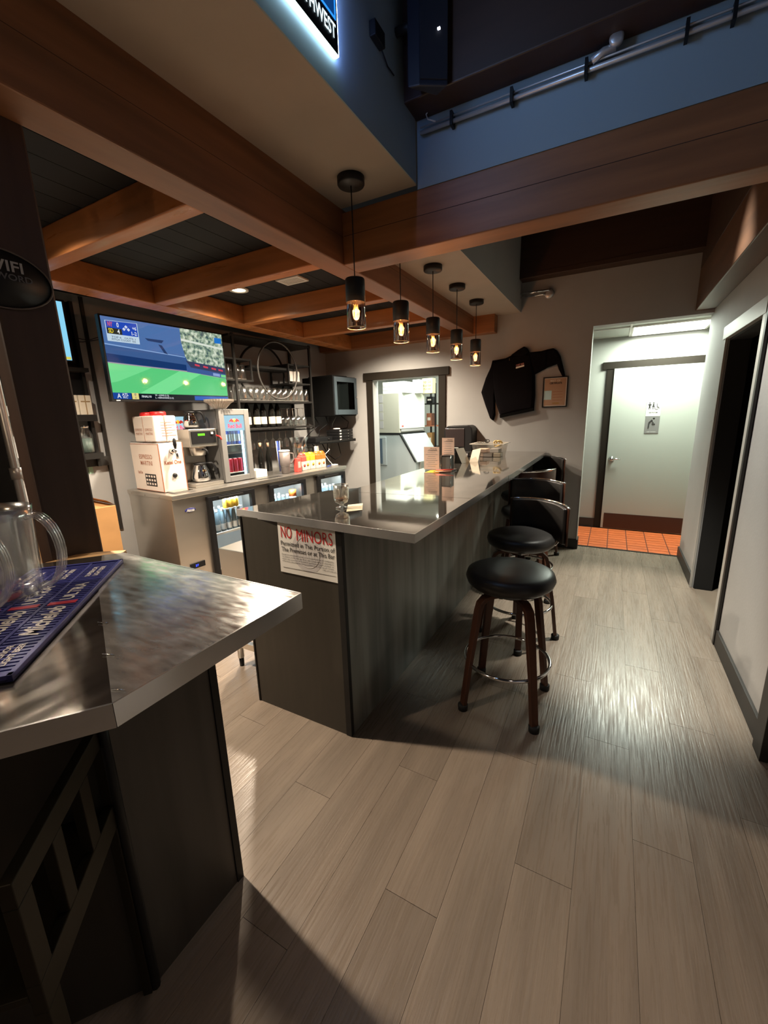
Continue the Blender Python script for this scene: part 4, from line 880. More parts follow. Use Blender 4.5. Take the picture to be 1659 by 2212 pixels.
def carafe(label, d, t_, z, s=1.0):
    t = thing('carafe', label, 'carafe', (d, t_, z), wall=True, group='steel coffee carafes'); ORG[t.name] = (0,0,0)
    obj('body', MB().lathe([(0.060,0.0),(0.075,0.012),(0.078,0.045),(0.066,0.10),(0.050,0.140),(0.052,0.150)], 28), M_chrome, t)
    obj('collar', MB().lathe([(0.054,0.148),(0.056,0.162),(0.030,0.168),(0,0.168)], 24), M_black, t)
    obj('handle', MB().tube([(0.03,0.045,0.158),(0.045,0.085,0.155),(0.055,0.105,0.125),(0.06,0.115,0.07),(0.06,0.110,0.05)], [0.008,0.011,0.012,0.012,0.009], 8), M_black, t)
    t.scale = (s,s,s)
    return t
carafe('steel coffee carafe on the upper warmer of the brewer', 0.42, -2.38, 1.483, 0.92)
carafe('steel coffee carafe on the base plate under the brew basket', 0.46, -2.37, 0.986, 1.08)

# ------------------------------------------------------------------ mini fridges
def minifridge(d0, d1, y0, y1, zt, label, blue=False):
    t = thing('mini_fridge', label, 'fridge', (d0, y0, 0.951), wall=True)
    z0 = 0.951; gy0, gy1, gz0, gz1 = y0+0.055, y1-0.055, z0+0.06, zt-0.055
    obj('cabinet', MB().box(d0,y0,z0,d1-0.05,y0+0.02,zt).box(d0,y1-0.02,z0,d1-0.05,y1,zt).box(d0,y0,zt-0.02,d1-0.05,y1,zt).box(d0,y0,z0,d1-0.05,y1,z0+0.03), M_grey, t)
    obj('back_panel', MB().box(d0,y0+0.02,z0+0.03,d0+0.01,y1-0.02,zt-0.02), M_white, t)
    obj('door_frame', MB().box(d1-0.045,y0,z0+0.005,d1,gy0,zt).box(d1-0.045,gy1,z0+0.005,d1,y1,zt).box(d1-0.045,gy0,gz1,d1,gy1,zt).box(d1-0.045,gy0,z0+0.005,d1,gy1,gz0), M_grey, t, 0.004)
    obj('pane', MB().box(d1-0.02,gy0,gz0,d1-0.014,gy1,gz1), M_glass, t)
    obj('side_light', MB().box(d1-0.07,gy1-0.012,gz0,d1-0.05,gy1,gz1-0.02).box(d1-0.07,gy0,gz0,d1-0.05,gy0+0.010,gz1-0.02), emit('fridge_led', (190,235,255), 9), t)
    zs = gz1-0.15
    obj('lit_sign', MB().box(d1-0.013,gy0+0.004,zs,d1-0.010,gy1-0.004,gz1-0.004), emit('fridge_sign_panel', (176,218,235), 1.0), t)
    yc = (gy0+gy1)/2; x = d1-0.0095
    bl = MB()
    for q in (-1, 1): bl.add([(x, yc+q*0.008, gz1-0.055), (x, yc+q*0.030, gz1-0.035), (x, yc+q*0.052, gz1-0.050), (x, yc+q*0.060, gz1-0.066), (x, yc+q*0.036, gz1-0.062), (x, yc+q*0.020, gz1-0.072)], [(0,1,2,3,4,5)])
    obj('bull_emblem', bl, mat('emblem_red', (0.55,0.03,0.03), 0.5, emis=lin((200,50,40)), es=0.7), t)
    obj('sun_emblem', MB().lathe([(0.018,0),(0.018,0.0004)], 20, m=lambda v: (x-0.0006+v[2], yc+v[0], gz1-0.052+v[1])), mat('emblem_yellow', (0.8,0.5,0.05), 0.5, emis=lin((245,190,60)), es=0.8), t)
    text('Red Bull', mat('emblem_red_text', (0.6,0.02,0.06), 0.5, emis=lin((215,50,70)), es=0.7), t, (x+0.0005, yc, gz1-0.105), YF, ZF, min(0.155, gy1-gy0-0.03), 0.040, bold=0.02)
    for z in (zs-0.135, gz0+0.025): obj('shelf', MB().box(d0+0.012,gy0,z-0.006,d1-0.07,gy1,z), M_white, t)
    return gy0, gy1, gz0, zs
g = minifridge(0.16, 0.60, -2.205, -1.865, 1.65, 'grey glass-door mini fridge with red and blue cans, beside the tumbler')
c1 = can('drink_can', 'blue and silver cans in the mini fridge', M_blue); c2 = can('drink_can', 'red cans in the mini fridge', M_redcan)
obj('silver_panel', MB().shell([(0.0284,0.03),(0.0284,0.10)], 16), M_silver, c1); f1 = [False]; f2 = [False]
for i in range(4):
    place(c1, f1, 0.49, g[0]+0.030+0.058*i, g[3]-0.134, ('blue can on the upper shelf of the mini fridge, end beside the brewer', 'second blue can from the brewer side on the upper shelf', 'third blue can from the brewer side on the upper shelf', 'blue can on the upper shelf, end beside the tumbler')[i])
    place(c2, f2, 0.49, g[0]+0.030+0.058*i, g[2]+0.026, ('red can on the lower shelf of the mini fridge, end beside the brewer', 'second red can from the brewer side on the lower shelf', 'third red can from the brewer side on the lower shelf', 'red can on the lower shelf, end beside the tumbler')[i])
g2 = minifridge(0.03, 0.225, -2.56, -2.215, 1.65, 'blue-lit mini fridge standing behind the coffee brewer')
t = thing('coffee_filters', 'stack of fluted white paper coffee filters on the mini fridges', 'filters', (0.535, -2.14, 1.652), wall=True)
for k in range(4):
    mb = MB(); n = 60; vs = []; fs = []
    for j, (r, z) in enumerate(((0.055, 1.653+0.006*k), (0.095, 1.70+0.006*k), (0.128, 1.722+0.006*k))):
        for i in range(n):
            a = 2*math.pi*i/n; rr = r+(0.005*(j) if i % 2 else -0.004*j); vs.append((0.535+rr*math.cos(a), -2.14+rr*math.sin(a), z))
    for j in range(2):
        for i in range(n): fs.append((j*n+i, j*n+(i+1)%n, (j+1)*n+(i+1)%n, (j+1)*n+i))
    fs.append(tuple(reversed(range(n)))); mb.add(vs, fs); obj('paper_cup', mb, M_paper, t)

# ------------------------------------------------------------------ things on the cooler top
t = thing('carton', 'low white carton lying beside the mini fridge on the cooler', 'box', (0.6, -1.78, 0.951), wall=True)
obj('body', MB().box(0.42,-1.845,0.951,0.60,-1.70,1.03), M_white, t, 0.002)
t = thing('travel_tumbler', 'taupe insulated travel tumbler with handle on the cooler', 'tumbler', (0.60, -1.43, 0.951), wall=True)
obj('cup', MB().lathe([(0.040,0.951),(0.043,0.955),(0.047,1.03),(0.056,1.05),(0.060,1.19)], 28, c=(0.60,-1.44)), M_coffee, t)
obj('band', MB().shell([(0.0485,1.03),(0.0485,1.042)], 28, c=(0.60,-1.44)), M_steel, t)
obj('lid', MB().lathe([(0.061,1.19),(0.061,1.205),(0.05,1.21),(0,1.21)], 28, c=(0.60,-1.44)), M_white, t)
obj('handle', MB().tube([(0.61,-1.385,1.17),(0.63,-1.345,1.165),(0.635,-1.335,1.11),(0.62,-1.36,1.06),(0.61,-1.385,1.055)], 0.009, 8), M_coffee, t)
text('YETI', M_grey, t, (0.659,-1.44,1.155), YF, ZF, 0.03, 0.010)
t = thing('straw_cup', 'blue and white straws standing in a glass behind the tumbler', 'cup', (0.42, -1.36, 0.951), wall=True)
obj('glass', MB().shell([(0.03,0.953),(0.036,1.12)], 16, c=(0.42,-1.36)), M_glass, t)
for k, (a, m) in enumerate(((0,M_blue),(1.2,M_white),(2.5,M_blue),(3.9,M_white),(5,M_blue))): obj('straw', MB().tube([(0.42+0.010*math.cos(a),-1.36+0.010*math.sin(a),0.955),(0.42+0.022*math.cos(a),-1.36+0.022*math.sin(a),1.30)], 0.004, 6), m, t)
t = thing('drink_carton', 'slim coral drink can carton in front of the juice cartons', 'carton', (0.64, -1.29, 0.951), wall=True)
obj('body', MB().box(0.61,-1.325,0.951,0.67,-1.262,1.105), M_coral, t, 0.004); obj('print', MB().box(0.670,-1.312,1.0,0.6708,-1.275,1.07), mat('pale_coral_print', (0.80,0.45,0.40), 0.5), t)
def juice(y, m, label, d=0.58, z=0.951, w=0.036, h=0.20):
    t = thing('juice_carton', label, 'carton', (d, y, z), wall=True, group='juice cartons on the cooler'); ORG[t.name] = (0,0,0)
    obj('body', MB().box(-w,-w,0,w,w,h*.80), M_cream, t, 0.002)
    obj('printed_band', MB().box(-w-.0006,-w-.0006,h*.52,w+.0006,w+.0006,h*.79), m, t)
    obj('gable', MB().add([(-w,-w,h*.8),(w,-w,h*.8),(w,w,h*.8),(-w,w,h*.8),(-w,0,h),(w,0,h)], [(0,1,5,4),(2,3,4,5),(0,4,3),(1,2,5)]), m, t)
    obj('cap', MB().lathe([(0.012,0),(0.012,0.012),(0,0.013)], 14, m=lambda v: (v[0]+0.008, -w*.5-v[2]*0.2+v[1]*0.4, h*.9+v[2])), M_white, t)
    obj('fruit_print', MB().lathe([(0.018,0),(0.018,0.0005)], 16, m=lambda v: (w+0.0004+v[2], v[0], h*0.28+v[1])), m, t)
    return t
juice(-1.16, M_coral, 'coral topped juice carton beside the taupe tumbler')
juice(-1.075, M_yellow, 'yellow printed carton next to the coral juice carton', 0.55)
juice(-0.995, M_yellow, 'yellow printed carton next to the orange topped cartons', 0.56)
juice(-0.91, M_orange, 'orange topped juice carton, third of the orange group')
juice(-0.83, M_orange, 'orange topped juice carton nearest the corner of the room')
t = thing('plastic_bag', 'crumpled clear plastic bag behind the juice cartons', 'bag', (0.40, -1.0, 0.951), wall=True)
mb = MB(); n = 20; vs = []; fs = []; rg = random.Random(5)
for j in range(7):
    for i in range(n):
        a = 2*math.pi*i/n; r = (0.05+0.045*j/6)*(1+rg.uniform(-.28,.28)); vs.append((0.42+r*0.7*math.cos(a), -1.02+r*1.2*math.sin(a), 0.953+0.062*j+rg.uniform(-.01,.01)*(j>0)))
for j in range(6):
    for i in range(n): fs.append((j*n+i, j*n+(i+1)%n, (j+1)*n+(i+1)%n, (j+1)*n+i))
mb.add(vs, fs); obj('film', mb, glassy('crumpled_film', (0.9,0.9,0.9), 0.25, 0.15), t)
t = thing('receipt_card', 'tall white card standing behind the juice cartons', 'card', (0.45, -0.78, 0.951), wall=True)
obj('sheet', MB().box(0.44,-0.80,0.951,0.444,-0.72,1.20), M_paper, t)
t = thing('pen', 'blue pen lying on the cooler top near the corner', 'pen', (0.6, -0.7, 0.951), wall=True)
obj('barrel', MB().tube([(0.64,-0.80,0.956),(0.58,-0.66,0.956)], 0.005, 8), M_blue, t)
t = thing('charger', 'small white power adapter with its cable on the cooler top', 'charger', (0.62, -0.64, 0.951), wall=True)
obj('body', MB().box(0.60,-0.68,0.951,0.66,-0.615,0.968), M_white, t, 0.004)
obj('cord', MB().tube([(0.60,-0.65,0.96),(0.50,-0.60,1.0),(0.35,-0.58,1.14),(0.20,-0.62,1.18),(0.05,-0.62,1.16)], 0.0035, 6), M_white, t)

# cooler stock seen through the doors
st = bottle('dark_bottle', 'dark bottles on the cooler shelves', mat('smoky_bottle', (0.22,0.30,0.34), 0.12), 0.22, 0.024, M_white, M_white, 0.012); f = [False]
names3 = ('behind the first cooler door', 'behind the middle cooler door', 'behind the last cooler door')
for di, (a, b) in enumerate(doors):
    for k in range(6):
        for j, d in enumerate((0.66, 0.52)):
            if di == 1 and k >= 5: continue
            place(st, f, d, a+0.08+0.062*k, 0.512, ORD[k]+' dark bottle from the brewer side, '+('front', 'second')[j]+' row, '+names3[di])
cn = can('drink_can', 'cans on the lower cooler shelves', M_silver, 0.17, 0.036); f = [False]
for di, (a, b) in enumerate(doors):
    for k in range(5): place(cn, f, 0.66, a+0.09+0.08*k, 0.172, ORD[k]+' large silver can from the brewer side, low '+names3[di])
yc_ = can('drink_can', 'yellow cans on top of the bottles', M_yellow, 0.09, 0.026); f = [False]
for k in range(3): place(yc_, f, 0.685, -2.30+0.056*k, 0.735, ('yellow can above the bottles, first cooler door, nearest the badge', 'middle yellow can above the bottles, first cooler door', 'yellow can above the bottles, first cooler door, nearest the mullion')[k])
t = thing('can_tray', 'white cardboard tray under the yellow cans in the cooler', 'tray', (0.68,-2.25,0.733), wall=True); obj('sheet', MB().box(0.62,-2.34,0.7315,0.72,-2.14,0.735), M_white, t)
t = thing('orange_tub', 'orange lidded white tub behind the middle cooler door', 'tub', (0.68,-1.42,0.514), wall=True)
obj('tub', MB().lathe([(0.036,0.514),(0.040,0.70)], 20, c=(0.66,-1.42)), M_white, t); obj('lid', MB().lathe([(0.041,0.70),(0.041,0.77),(0,0.772)], 20, c=(0.66,-1.42)), M_orange, t)

# ------------------------------------------------------------------ network cabinet and gear shelf in the corner
nb = thing('network_cabinet', 'black wall network cabinet with a glass door in the room corner', 'cabinet', (0.3,-0.25,1.56), wall=True)
obj('body', MB().box(0.0,-0.485,1.56,0.53,-0.02,2.055), mat('matt_black_cabinet', (0.006,0.006,0.006), 0.8, spec=0.1), nb, 0.008)
dr = obj('door', MB().box(0.53,-0.48,1.575,0.552,-0.43,2.045).box(0.53,-0.075,1.575,0.552,-0.025,2.045).box(0.53,-0.43,1.985,0.552,-0.075,2.045).box(0.53,-0.43,1.575,0.552,-0.075,1.64), mat('blue_grey_door_metal', (0.10,0.13,0.155), 0.3, 0.6), nb, 0.003)
obj('pane', MB().box(0.538,-0.43,1.64,0.544,-0.075,1.985), glassy('dark_cabinet_glass', (0.12,0.12,0.13), 0.0, 0.05, 1.25), dr)
obj('lock', MB().lathe([(0.010,0),(0.010,0.012),(0,0.013)], 14, m=lambda v: (0.552+v[2], -0.05+v[0], 1.80+v[1])), M_chrome, dr)
for k in range(4): obj('rack_unit', MB().box(0.10,-0.42,1.68+0.07*k,0.40,-0.08,1.715+0.07*k), M_grey if k == 1 else M_blackm, nb)
obj('top_lid', MB().box(0.03,-0.40,2.055,0.45,-0.10,2.075), M_black, nb, 0.004)
gs = thing('gear_shelf', 'black wall shelf under the network cabinet in the corner', 'shelf', (0.2,-0.4,1.23), wall=True)
obj('tray', MB().box(0.0,-0.75,1.222,0.50,-0.03,1.236), M_black, gs); obj('lip', MB().box(0.49,-0.75,1.222,0.50,-0.03,1.255), M_blackm, gs)
f = [False]; bxx = new('network_box', 'router', 'flat black boxes stacked on the gear shelf')
obj('case', MB().box(-0.10,-0.17,0,0.10,0.17,0.034), M_black, bxx, 0.004); obj('front_label', MB().box(0.1005,-0.15,0.010,0.1015,-0.11,0.028), M_white, bxx); obj('status_or_glint', MB().box(0.1005,0.05,0.014,0.1012,0.06,0.019), M_white, bxx)
for k in range(4): place(bxx, f, 0.385, -0.225, 1.238+0.0375*k, ('flat black box at the bottom of the stack on the gear shelf', 'second flat black box from the bottom on the gear shelf', 'third flat black box from the bottom on the gear shelf', 'topmost flat black box on the gear shelf, under the white puck')[k])
t = thing('wifi_puck', 'round white puck on top of the black box stack', 'router', (0.40,-0.32,1.39), wall=True); obj('body', MB().lathe([(0.045,1.389),(0.05,1.394),(0.045,1.404),(0,1.406)], 24, c=(0.42,-0.33)), M_white, t)
t = thing('amplifier', 'black amplifier lying at the shelf end near the rack', 'amplifier', (0.25,-0.6,1.24), wall=True); obj('case', MB().box(0.05,-0.74,1.238,0.42,-0.42,1.30), M_black, t, 0.004); obj('knob', MB().lathe([(0.012,0),(0.011,0.014),(0,0.015)], 12, m=lambda v: (0.42+v[2], -0.5+v[0], 1.27+v[1])), M_blackm, t)
t = thing('cable_bundle', 'tangle of black and white cables around the gear shelf', 'cables', (0.2,-0.5,1.2), wall=True)
for k, (p, m) in enumerate((([(0.1,-0.40,1.56),(0.2,-0.42,1.45),(0.15,-0.55,1.36),(0.12,-0.6,1.30)], M_black), ([(0.25,-0.34,1.56),(0.30,-0.36,1.47),(0.22,-0.45,1.38),(0.25,-0.5,1.30)], M_black), ([(0.4,-0.2,1.56),(0.46,-0.12,1.48),(0.40,-0.08,1.40),(0.3,-0.12,1.38)], M_black), ([(0.40,-0.30,1.56),(0.36,-0.34,1.46),(0.32,-0.30,1.40)], M_grey),
        ([(0.30,-0.60,1.22),(0.36,-0.66,1.12),(0.45,-0.62,1.08),(0.47,-0.55,1.14),(0.42,-0.52,1.17)], M_white), ([(0.20,-0.40,1.22),(0.26,-0.36,1.06),(0.34,-0.30,0.98),(0.40,-0.24,1.04),(0.34,-0.22,1.20)], M_black), ([(0.35,-0.45,1.22),(0.30,-0.40,1.10),(0.22,-0.34,1.02),(0.16,-0.42,1.10),(0.10,-0.5,1.22)], M_black), ([(0.05,-0.78,1.70),(0.06,-0.80,1.56),(0.05,-0.79,1.44),(0.07,-0.78,1.30)], M_white))):
    obj('strand', MB().tube(p, 0.006 if m == M_black else 0.0045, 6), m, t)
obj('power_strip', MB().box(0.02,-0.70,1.10,0.06,-0.42,1.15), M_black, t, 0.004)
for k in range(3): obj('plug', MB().box(0.06,-0.68+0.08*k,1.11,0.10,-0.64+0.08*k,1.15), M_white, t, 0.004)

# ------------------------------------------------------------------ wall things on the back wall
hd = thing('sweatshirt', 'black quarter-zip sweatshirt pinned to the grey back wall, one sleeve raised', 'sweatshirt', (-1.0, 5.0, 1.8))
def cloth(mb, pts, y0, y1, inset=0.02):
    # outline in (x, z), rounded towards the front
    cx = sum(p[0] for p in pts)/len(pts); cz = sum(p[1] for p in pts)/len(pts); n = len(pts); vs = []; fs = []
    for k, (s_, y) in enumerate(((1.0, y0), (1.0, y0-(y0-y1)*.5), (0.90, y1+0.006), (0.70, y1))):
        for p in pts: vs.append((cx+(p[0]-cx)*s_, y, cz+(p[1]-cz)*s_))
    for k in range(3):
        for i in range(n): fs.append((k*n+i, k*n+(i+1)%n, (k+1)*n+(i+1)%n, (k+1)*n+i))
    fs.append(tuple(range(3*n, 4*n))); fs.append(tuple(reversed(range(n)))); mb.add(vs, fs, False)
def dense(pts, k=3):
    out = []
    for i in range(len(pts)):
        a, b = pts[i], pts[(i+1)%len(pts)]
        for j in range(k): out.append((a[0]+(b[0]-a[0])*j/k, a[1]+(b[1]-a[1])*j/k))
    return out
torso = [(-1.063,2.158),(-1.123,2.135),(-1.254,2.121),(-1.269,1.989),(-1.251,1.804),(-1.222,1.66),(-1.157,1.489),(-1.06,1.515),(-0.977,1.535),(-0.797,1.559),(-0.791,1.72),(-0.805,1.956),(-0.850,2.165),(-0.93,2.18)]
mb = MB(); cloth(mb, torso, 5.005, 4.935); obj('body', mb, M_knit, hd, 0.004)
mb = MB(); cloth(mb, [(-1.15,2.128),(-1.273,2.123),(-1.29,2.052),(-1.345,1.933),(-1.393,1.781),(-1.336,1.62),(-1.28,1.479),(-1.246,1.452),(-1.225,1.516),(-1.235,1.742),(-1.20,1.926)], 5.006, 4.95); obj('sleeve', mb, M_knit, hd, 0.004)
mb = MB(); cloth(mb, [(-0.89,2.174),(-0.748,2.175),(-0.680,2.187),(-0.681,1.999),(-0.805,1.94)], 5.006, 4.95); mb2 = MB(); cloth(mb2, [(-0.70,2.186),(-0.631,2.194),(-0.591,2.166),(-0.554,2.107),(-0.506,1.946),(-0.498,1.90),(-0.52,1.895),(-0.556,1.961),(-0.583,2.031),(-0.70,1.994)], 5.006, 4.955)
obj('sleeve', mb, M_knit, hd, 0.004); obj('sleeve_cuff', mb2, M_knit, hd, 0.004)
mb = MB(); cloth(mb, [(-1.066,2.156),(-0.99,2.205),(-0.924,2.237),(-0.895,2.215),(-0.868,2.168),(-0.93,2.13)], 5.0, 4.925); obj('collar', mb, M_knit, hd, 0.003)
obj('zip_pull', MB().box(-1.075,4.926,2.10,-1.069,4.93,2.128), M_chrome, hd)
obj('hem_band', MB().add([(-1.16,4.945,1.483),(-0.796,4.945,1.553),(-0.796,4.945,1.585),(-1.165,4.945,1.515),(-1.16,5.0,1.483),(-0.796,5.0,1.553),(-0.796,5.0,1.585),(-1.165,5.0,1.515)], [(0,1,2,3),(0,4,5,1),(3,2,6,7),(1,5,6,2),(0,3,7,4)]), mat('black_rib_knit', (0.005,0.005,0.005), 1.0, spec=0.05), hd)
obj('chest_print', MB().add([(-1.0,4.932,2.028),(-0.912,4.932,2.044),(-0.911,4.932,2.028),(-0.999,4.932,2.010)], [(0,1,2,3)]), M_white, hd)
text('OUR PUB', mat('chest_red_print', (0.45,0.08,0.06), 0.6), hd, (-0.957,4.931,2.050), (0.984,0,0.178), (-0.178,0,0.984), 0.085, 0.020, bold=0.02)
bpy.data.objects.remove([o for o in hd.children if o.name.startswith('lettering')][0])
text('CHST RDS', mat('chest_red_print', (0.50,0.20,0.18), 0.6), hd, (-0.957,4.931,2.050), (0.984,0,0.178), (-0.178,0,0.984), 0.085, 0.018, bold=0.02)
ce = thing('framed_certificate', 'small black framed certificate on the grey wall below the raised sleeve', 'picture', (-0.587,4.99,1.59))
obj('frame', MB().box(-0.715,4.99,1.583,-0.703,5.01,1.903).box(-0.473,4.99,1.583,-0.461,5.01,1.903).box(-0.703,4.99,1.583,-0.473,5.01,1.595).box(-0.703,4.99,1.891,-0.473,5.01,1.903), M_black, ce, 0.001)
obj('mount', MB().box(-0.703,4.998,1.595,-0.473,5.008,1.891), M_paper, ce)
obj('certificate_sheet', MB().box(-0.694,4.9965,1.602,-0.482,4.9975,1.884), mat('tan_certificate_paper', (0.45,0.28,0.18), 0.7), ce)
text('BEST OF', M_paper, ce, (-0.59,4.996,1.862), X, Z, 0.10, 0.018); text('CERTIFICATE', M_ink, ce, (-0.585,4.996,1.836), X, Z, 0.125, 0.020, bold=0.04)
obj('pale_note', MB().box(-0.700,4.9955,1.665,-0.622,4.9962,1.760), mat('pale_blue_note', (0.50,0.72,0.75), 0.6), ce)
for k in range(4): obj('print_line', MB().box(-0.61,4.9958,1.655+0.03*k,-0.51,4.9963,1.659+0.03*k), M_copper, ce)
text('WINNER', mat('gold_print', (0.40,0.22,0.03), 0.5), ce, (-0.575,4.996,1.625), X, Z, 0.07, 0.016, bold=0.03)
dp = thing('towel_dispenser', 'black paper towel dispenser on the back wall above the bar end', 'dispenser', (-1.61,4.87,1.04))
mb = MB(); mb.prism([(-1.785,1.045),(-1.785,1.345),(-1.77,1.385),(-1.735,1.405),(-1.49,1.41),(-1.455,1.39),(-1.44,1.35),(-1.44,1.045)], 4.80, 5.01, lambda v: (v[0], v[2], v[1])); obj('body', mb, M_black, dp, 0.008)
mb = MB(); mb.prism([(-1.765,1.16),(-1.765,1.375),(-1.53,1.375),(-1.53,1.16)], 4.792, 4.80, lambda v: (v[0], v[2], v[1])); obj('front_cover', mb, mat('smoked_cover', (0.03,0.022,0.022), 0.25), dp, 0.004)
obj('maker_mark', MB().box(-1.66,4.790,1.145,-1.60,4.792,1.152), M_white, dp)
obj('outlet_slot', MB().box(-1.74,4.78,1.05,-1.50,4.80,1.10), M_blackm, dp, 0.003)

# ------------------------------------------------------------------ things on the bar
gl = thing('cocktail_glass', 'footed fluted cocktail glass with ice remains and a stir straw on the bar', 'glass', (-1.155,1.665,1.1008))
n = 32; vs = []; fs = []; pf = [(0.028,0.001),(0.030,0.004),(0.010,0.010),(0.010,0.020),(0.030,0.032),(0.036,0.050),(0.037,0.085),(0.039,0.118),(0.037,0.118),(0.035,0.085),(0.034,0.050),(0.0,0.036)]
for k, (r, z) in enumerate(pf):
    for i in range(n):
        a = 2*math.pi*i/n; fl_ = 0.0016 if (i % 4 < 2 and 4 <= k <= 6) else 0; vs.append((-1.155+(r+fl_)*math.cos(a), 1.665+(r+fl_)*math.sin(a), 1.1008+z))
for k in range(len(pf)-1):
    for i in range(n): fs.append((k*n+i, k*n+(i+1)%n, (k+1)*n+(i+1)%n, (k+1)*n+i))
obj('bowl', MB().add(vs, fs, True), glassy('fluted_glass', (1.0,0.98,0.93), 0.24, 0.2), gl)
obj('rim', MB().tube([(-1.155+0.038*math.cos(i*math.pi/16), 1.665+0.038*math.sin(i*math.pi/16), 1.2185) for i in range(32)], 0.0012, 5, closed=True), M_rimg, gl)
obj('drink_remains', MB().lathe([(0.020,1.1385),(0.030,1.148),(0.031,1.153),(0,1.153)], 20, c=(-1.155,1.665)), mat('amber_drink', (0.30,0.10,0.02), 0.1), gl)
obj('stir_straw', MB().tube([(-1.160,1.660,1.145),(-1.150,1.675,1.25)], 0.0016, 6), M_black, gl)
np_ = thing('napkin', 'cream cocktail napkin lying beside the footed glass', 'napkin', (-1.09,1.69,1.101))
obj('sheet', MB().prism([(-1.165,1.735),(-1.085,1.60),(-1.035,1.665),(-1.115,1.80)], 1.1006, 1.1022), mat('cream_napkin', (0.72,0.66,0.50), 0.9), np_)
ns = thing('plate_sheet', 'cream paper sheet lying on the bar beyond the cocktail glass', 'paper', (-1.2,2.3,1.101))
mh = thing('menu_holder', 'black table menu holder with two pink cream menu cards on the bar', 'menu holder', (-1.19,3.12,1.1007))
obj('base', MB().box(-1.26,3.06,1.1007,-1.085,3.22,1.112), mat('walnut_holder_base', (0.06,0.03,0.02), 0.5), mh, 0.002)
obj('block', MB().box(-1.175,3.10,1.112,-1.095,3.17,1.225), M_black, mh, 0.002)
obj('slate_face', MB().box(-1.168,3.098,1.12,-1.102,3.0995,1.215), mat('slate_print', (0.12,0.13,0.13), 0.6), mh)
for x_ in (-1.175,-1.095): obj('rod', MB().tube([(x_,3.095,1.105),(x_,3.095,1.23)], 0.002, 6), M_chrome, mh)
def card(x0, x1, y, z0, z1, lines, name='menu_card'):
    c = obj(name, MB().box(x0,y,z0,x1,y+0.0015,z1), M_pink, mh)
    xc = (x0+x1)/2; w = x1-x0
    rg = random.Random(int(x0*1000))
    for k in range(lines):
        z = z1-0.030-(z1-z0-0.04)*k/lines; ww = w*rg.uniform(.45,.8)
        obj('print_line', MB().box(xc-ww/2,y-0.0008,z,xc+ww/2,y-0.0001,z+0.003), M_greyink, c)
    text('Grand', M_ink, mh, (xc+0.015,y-0.001,z1-0.013), X, Z, w*.38, 0.009); text('Cocktails', M_ink, mh, (xc+0.012,y-0.001,z1-0.025), X, Z, w*.55, 0.010)
card(-1.316,-1.186, 3.085, 1.114, 1.293, 9); card(-1.203,-1.10, 3.19, 1.16, 1.357, 9)
obj('orange_card', MB().add([(-1.27,2.99,1.1025),(-1.16,3.0,1.102),(-1.14,3.06,1.112),(-1.25,3.06,1.112)], [(0,1,2,3)]), M_yellow, mh)
pc = thing('pencil', 'orange pencil sticking out beside the menu holder', 'pencil', (-1.1,3.0,1.11)); obj('shaft', MB().tube([(-1.19,3.03,1.118),(-1.06,3.06,1.124)], 0.0045, 6), M_coral, pc); obj('tip', MB().lathe([(0.0045,0),(0,0.02)], 6, m=lambda v: (-1.19-v[2], 3.03+v[0]-v[2]*0.2, 1.118+v[1])), M_cork, pc)
pc = thing('pencil', 'pale pink pencil lying just in front of the orange pencil', 'pencil', (-1.1,2.98,1.11)); obj('shaft', MB().tube([(-1.19,3.005,1.108),(-1.065,3.035,1.114)], 0.0045, 6), mat('pink_pencil', (0.75,0.35,0.28), 0.5), pc); obj('tip', MB().lathe([(0.0045,0),(0,0.02)], 6, m=lambda v: (-1.19-v[2], 3.005+v[0]-v[2]*0.2, 1.108+v[1])), M_cork, pc)
tc_ = thing('tent_card', 'cream folded tent card with a dark printed side on the bar', 'card', (-1.2,3.7,1.1007))
obj('panel', MB().add([(-1.25,3.64,1.1007),(-1.22,3.78,1.1007),(-1.205,3.76,1.235),(-1.235,3.62,1.235),(-1.252,3.64,1.1007),(-1.222,3.78,1.1007),(-1.207,3.76,1.236),(-1.237,3.62,1.236)], [(0,1,2,3),(7,6,5,4),(0,3,7,4),(1,5,6,2),(3,2,6,7)]), M_black, tc_)
obj('panel', MB().add([(-1.235,3.62,1.235),(-1.205,3.76,1.235),(-1.155,3.79,1.1007),(-1.185,3.65,1.1007)], [(0,1,2,3)]), M_paper, tc_)
tc_ = thing('tent_card', 'plain cream tent card standing beside the clear bin', 'card', (-1.13,3.9,1.1007))
obj('panel', MB().add([(-1.19,3.90,1.1007),(-1.09,3.90,1.1007),(-1.07,3.86,1.225),(-1.15,3.86,1.205)], [(0,1,2,3)]), M_paper, tc_)
obj('panel', MB().add([(-1.15,3.86,1.205),(-1.07,3.86,1.225),(-1.08,3.80,1.1007),(-1.16,3.80,1.1007)], [(0,1,2,3)]), M_winelab, tc_)
pt = thing('card_reader', 'small black card reader on the bar by the towel dispenser', 'card reader', (-1.40,4.3,1.1007))
obj('body', MB().box(-1.37,4.20,1.1007,-1.29,4.34,1.15), M_black, pt, 0.006); obj('screen', MB().box(-1.36,4.198,1.12,-1.30,4.1995,1.14), M_greyink, pt)
bn = thing('storage_bin', 'clear plastic bin full of napkins and cutlery at the far bar end', 'bin', (-1.12,4.35,1.1007))
def frust(mb, x0, x1, y0, y1, z0, e, z1, th=0.003):
    o = [(x0,y0,z0),(x1,y0,z0),(x1,y1,z0),(x0,y1,z0),(x0-e,y0-e,z1),(x1+e,y0-e,z1),(x1+e,y1+e,z1),(x0-e,y1+e,z1)]
    mb.add(o, [(0,3,2,1),(0,1,5,4),(1,2,6,5),(2,3,7,6),(3,0,4,7)])
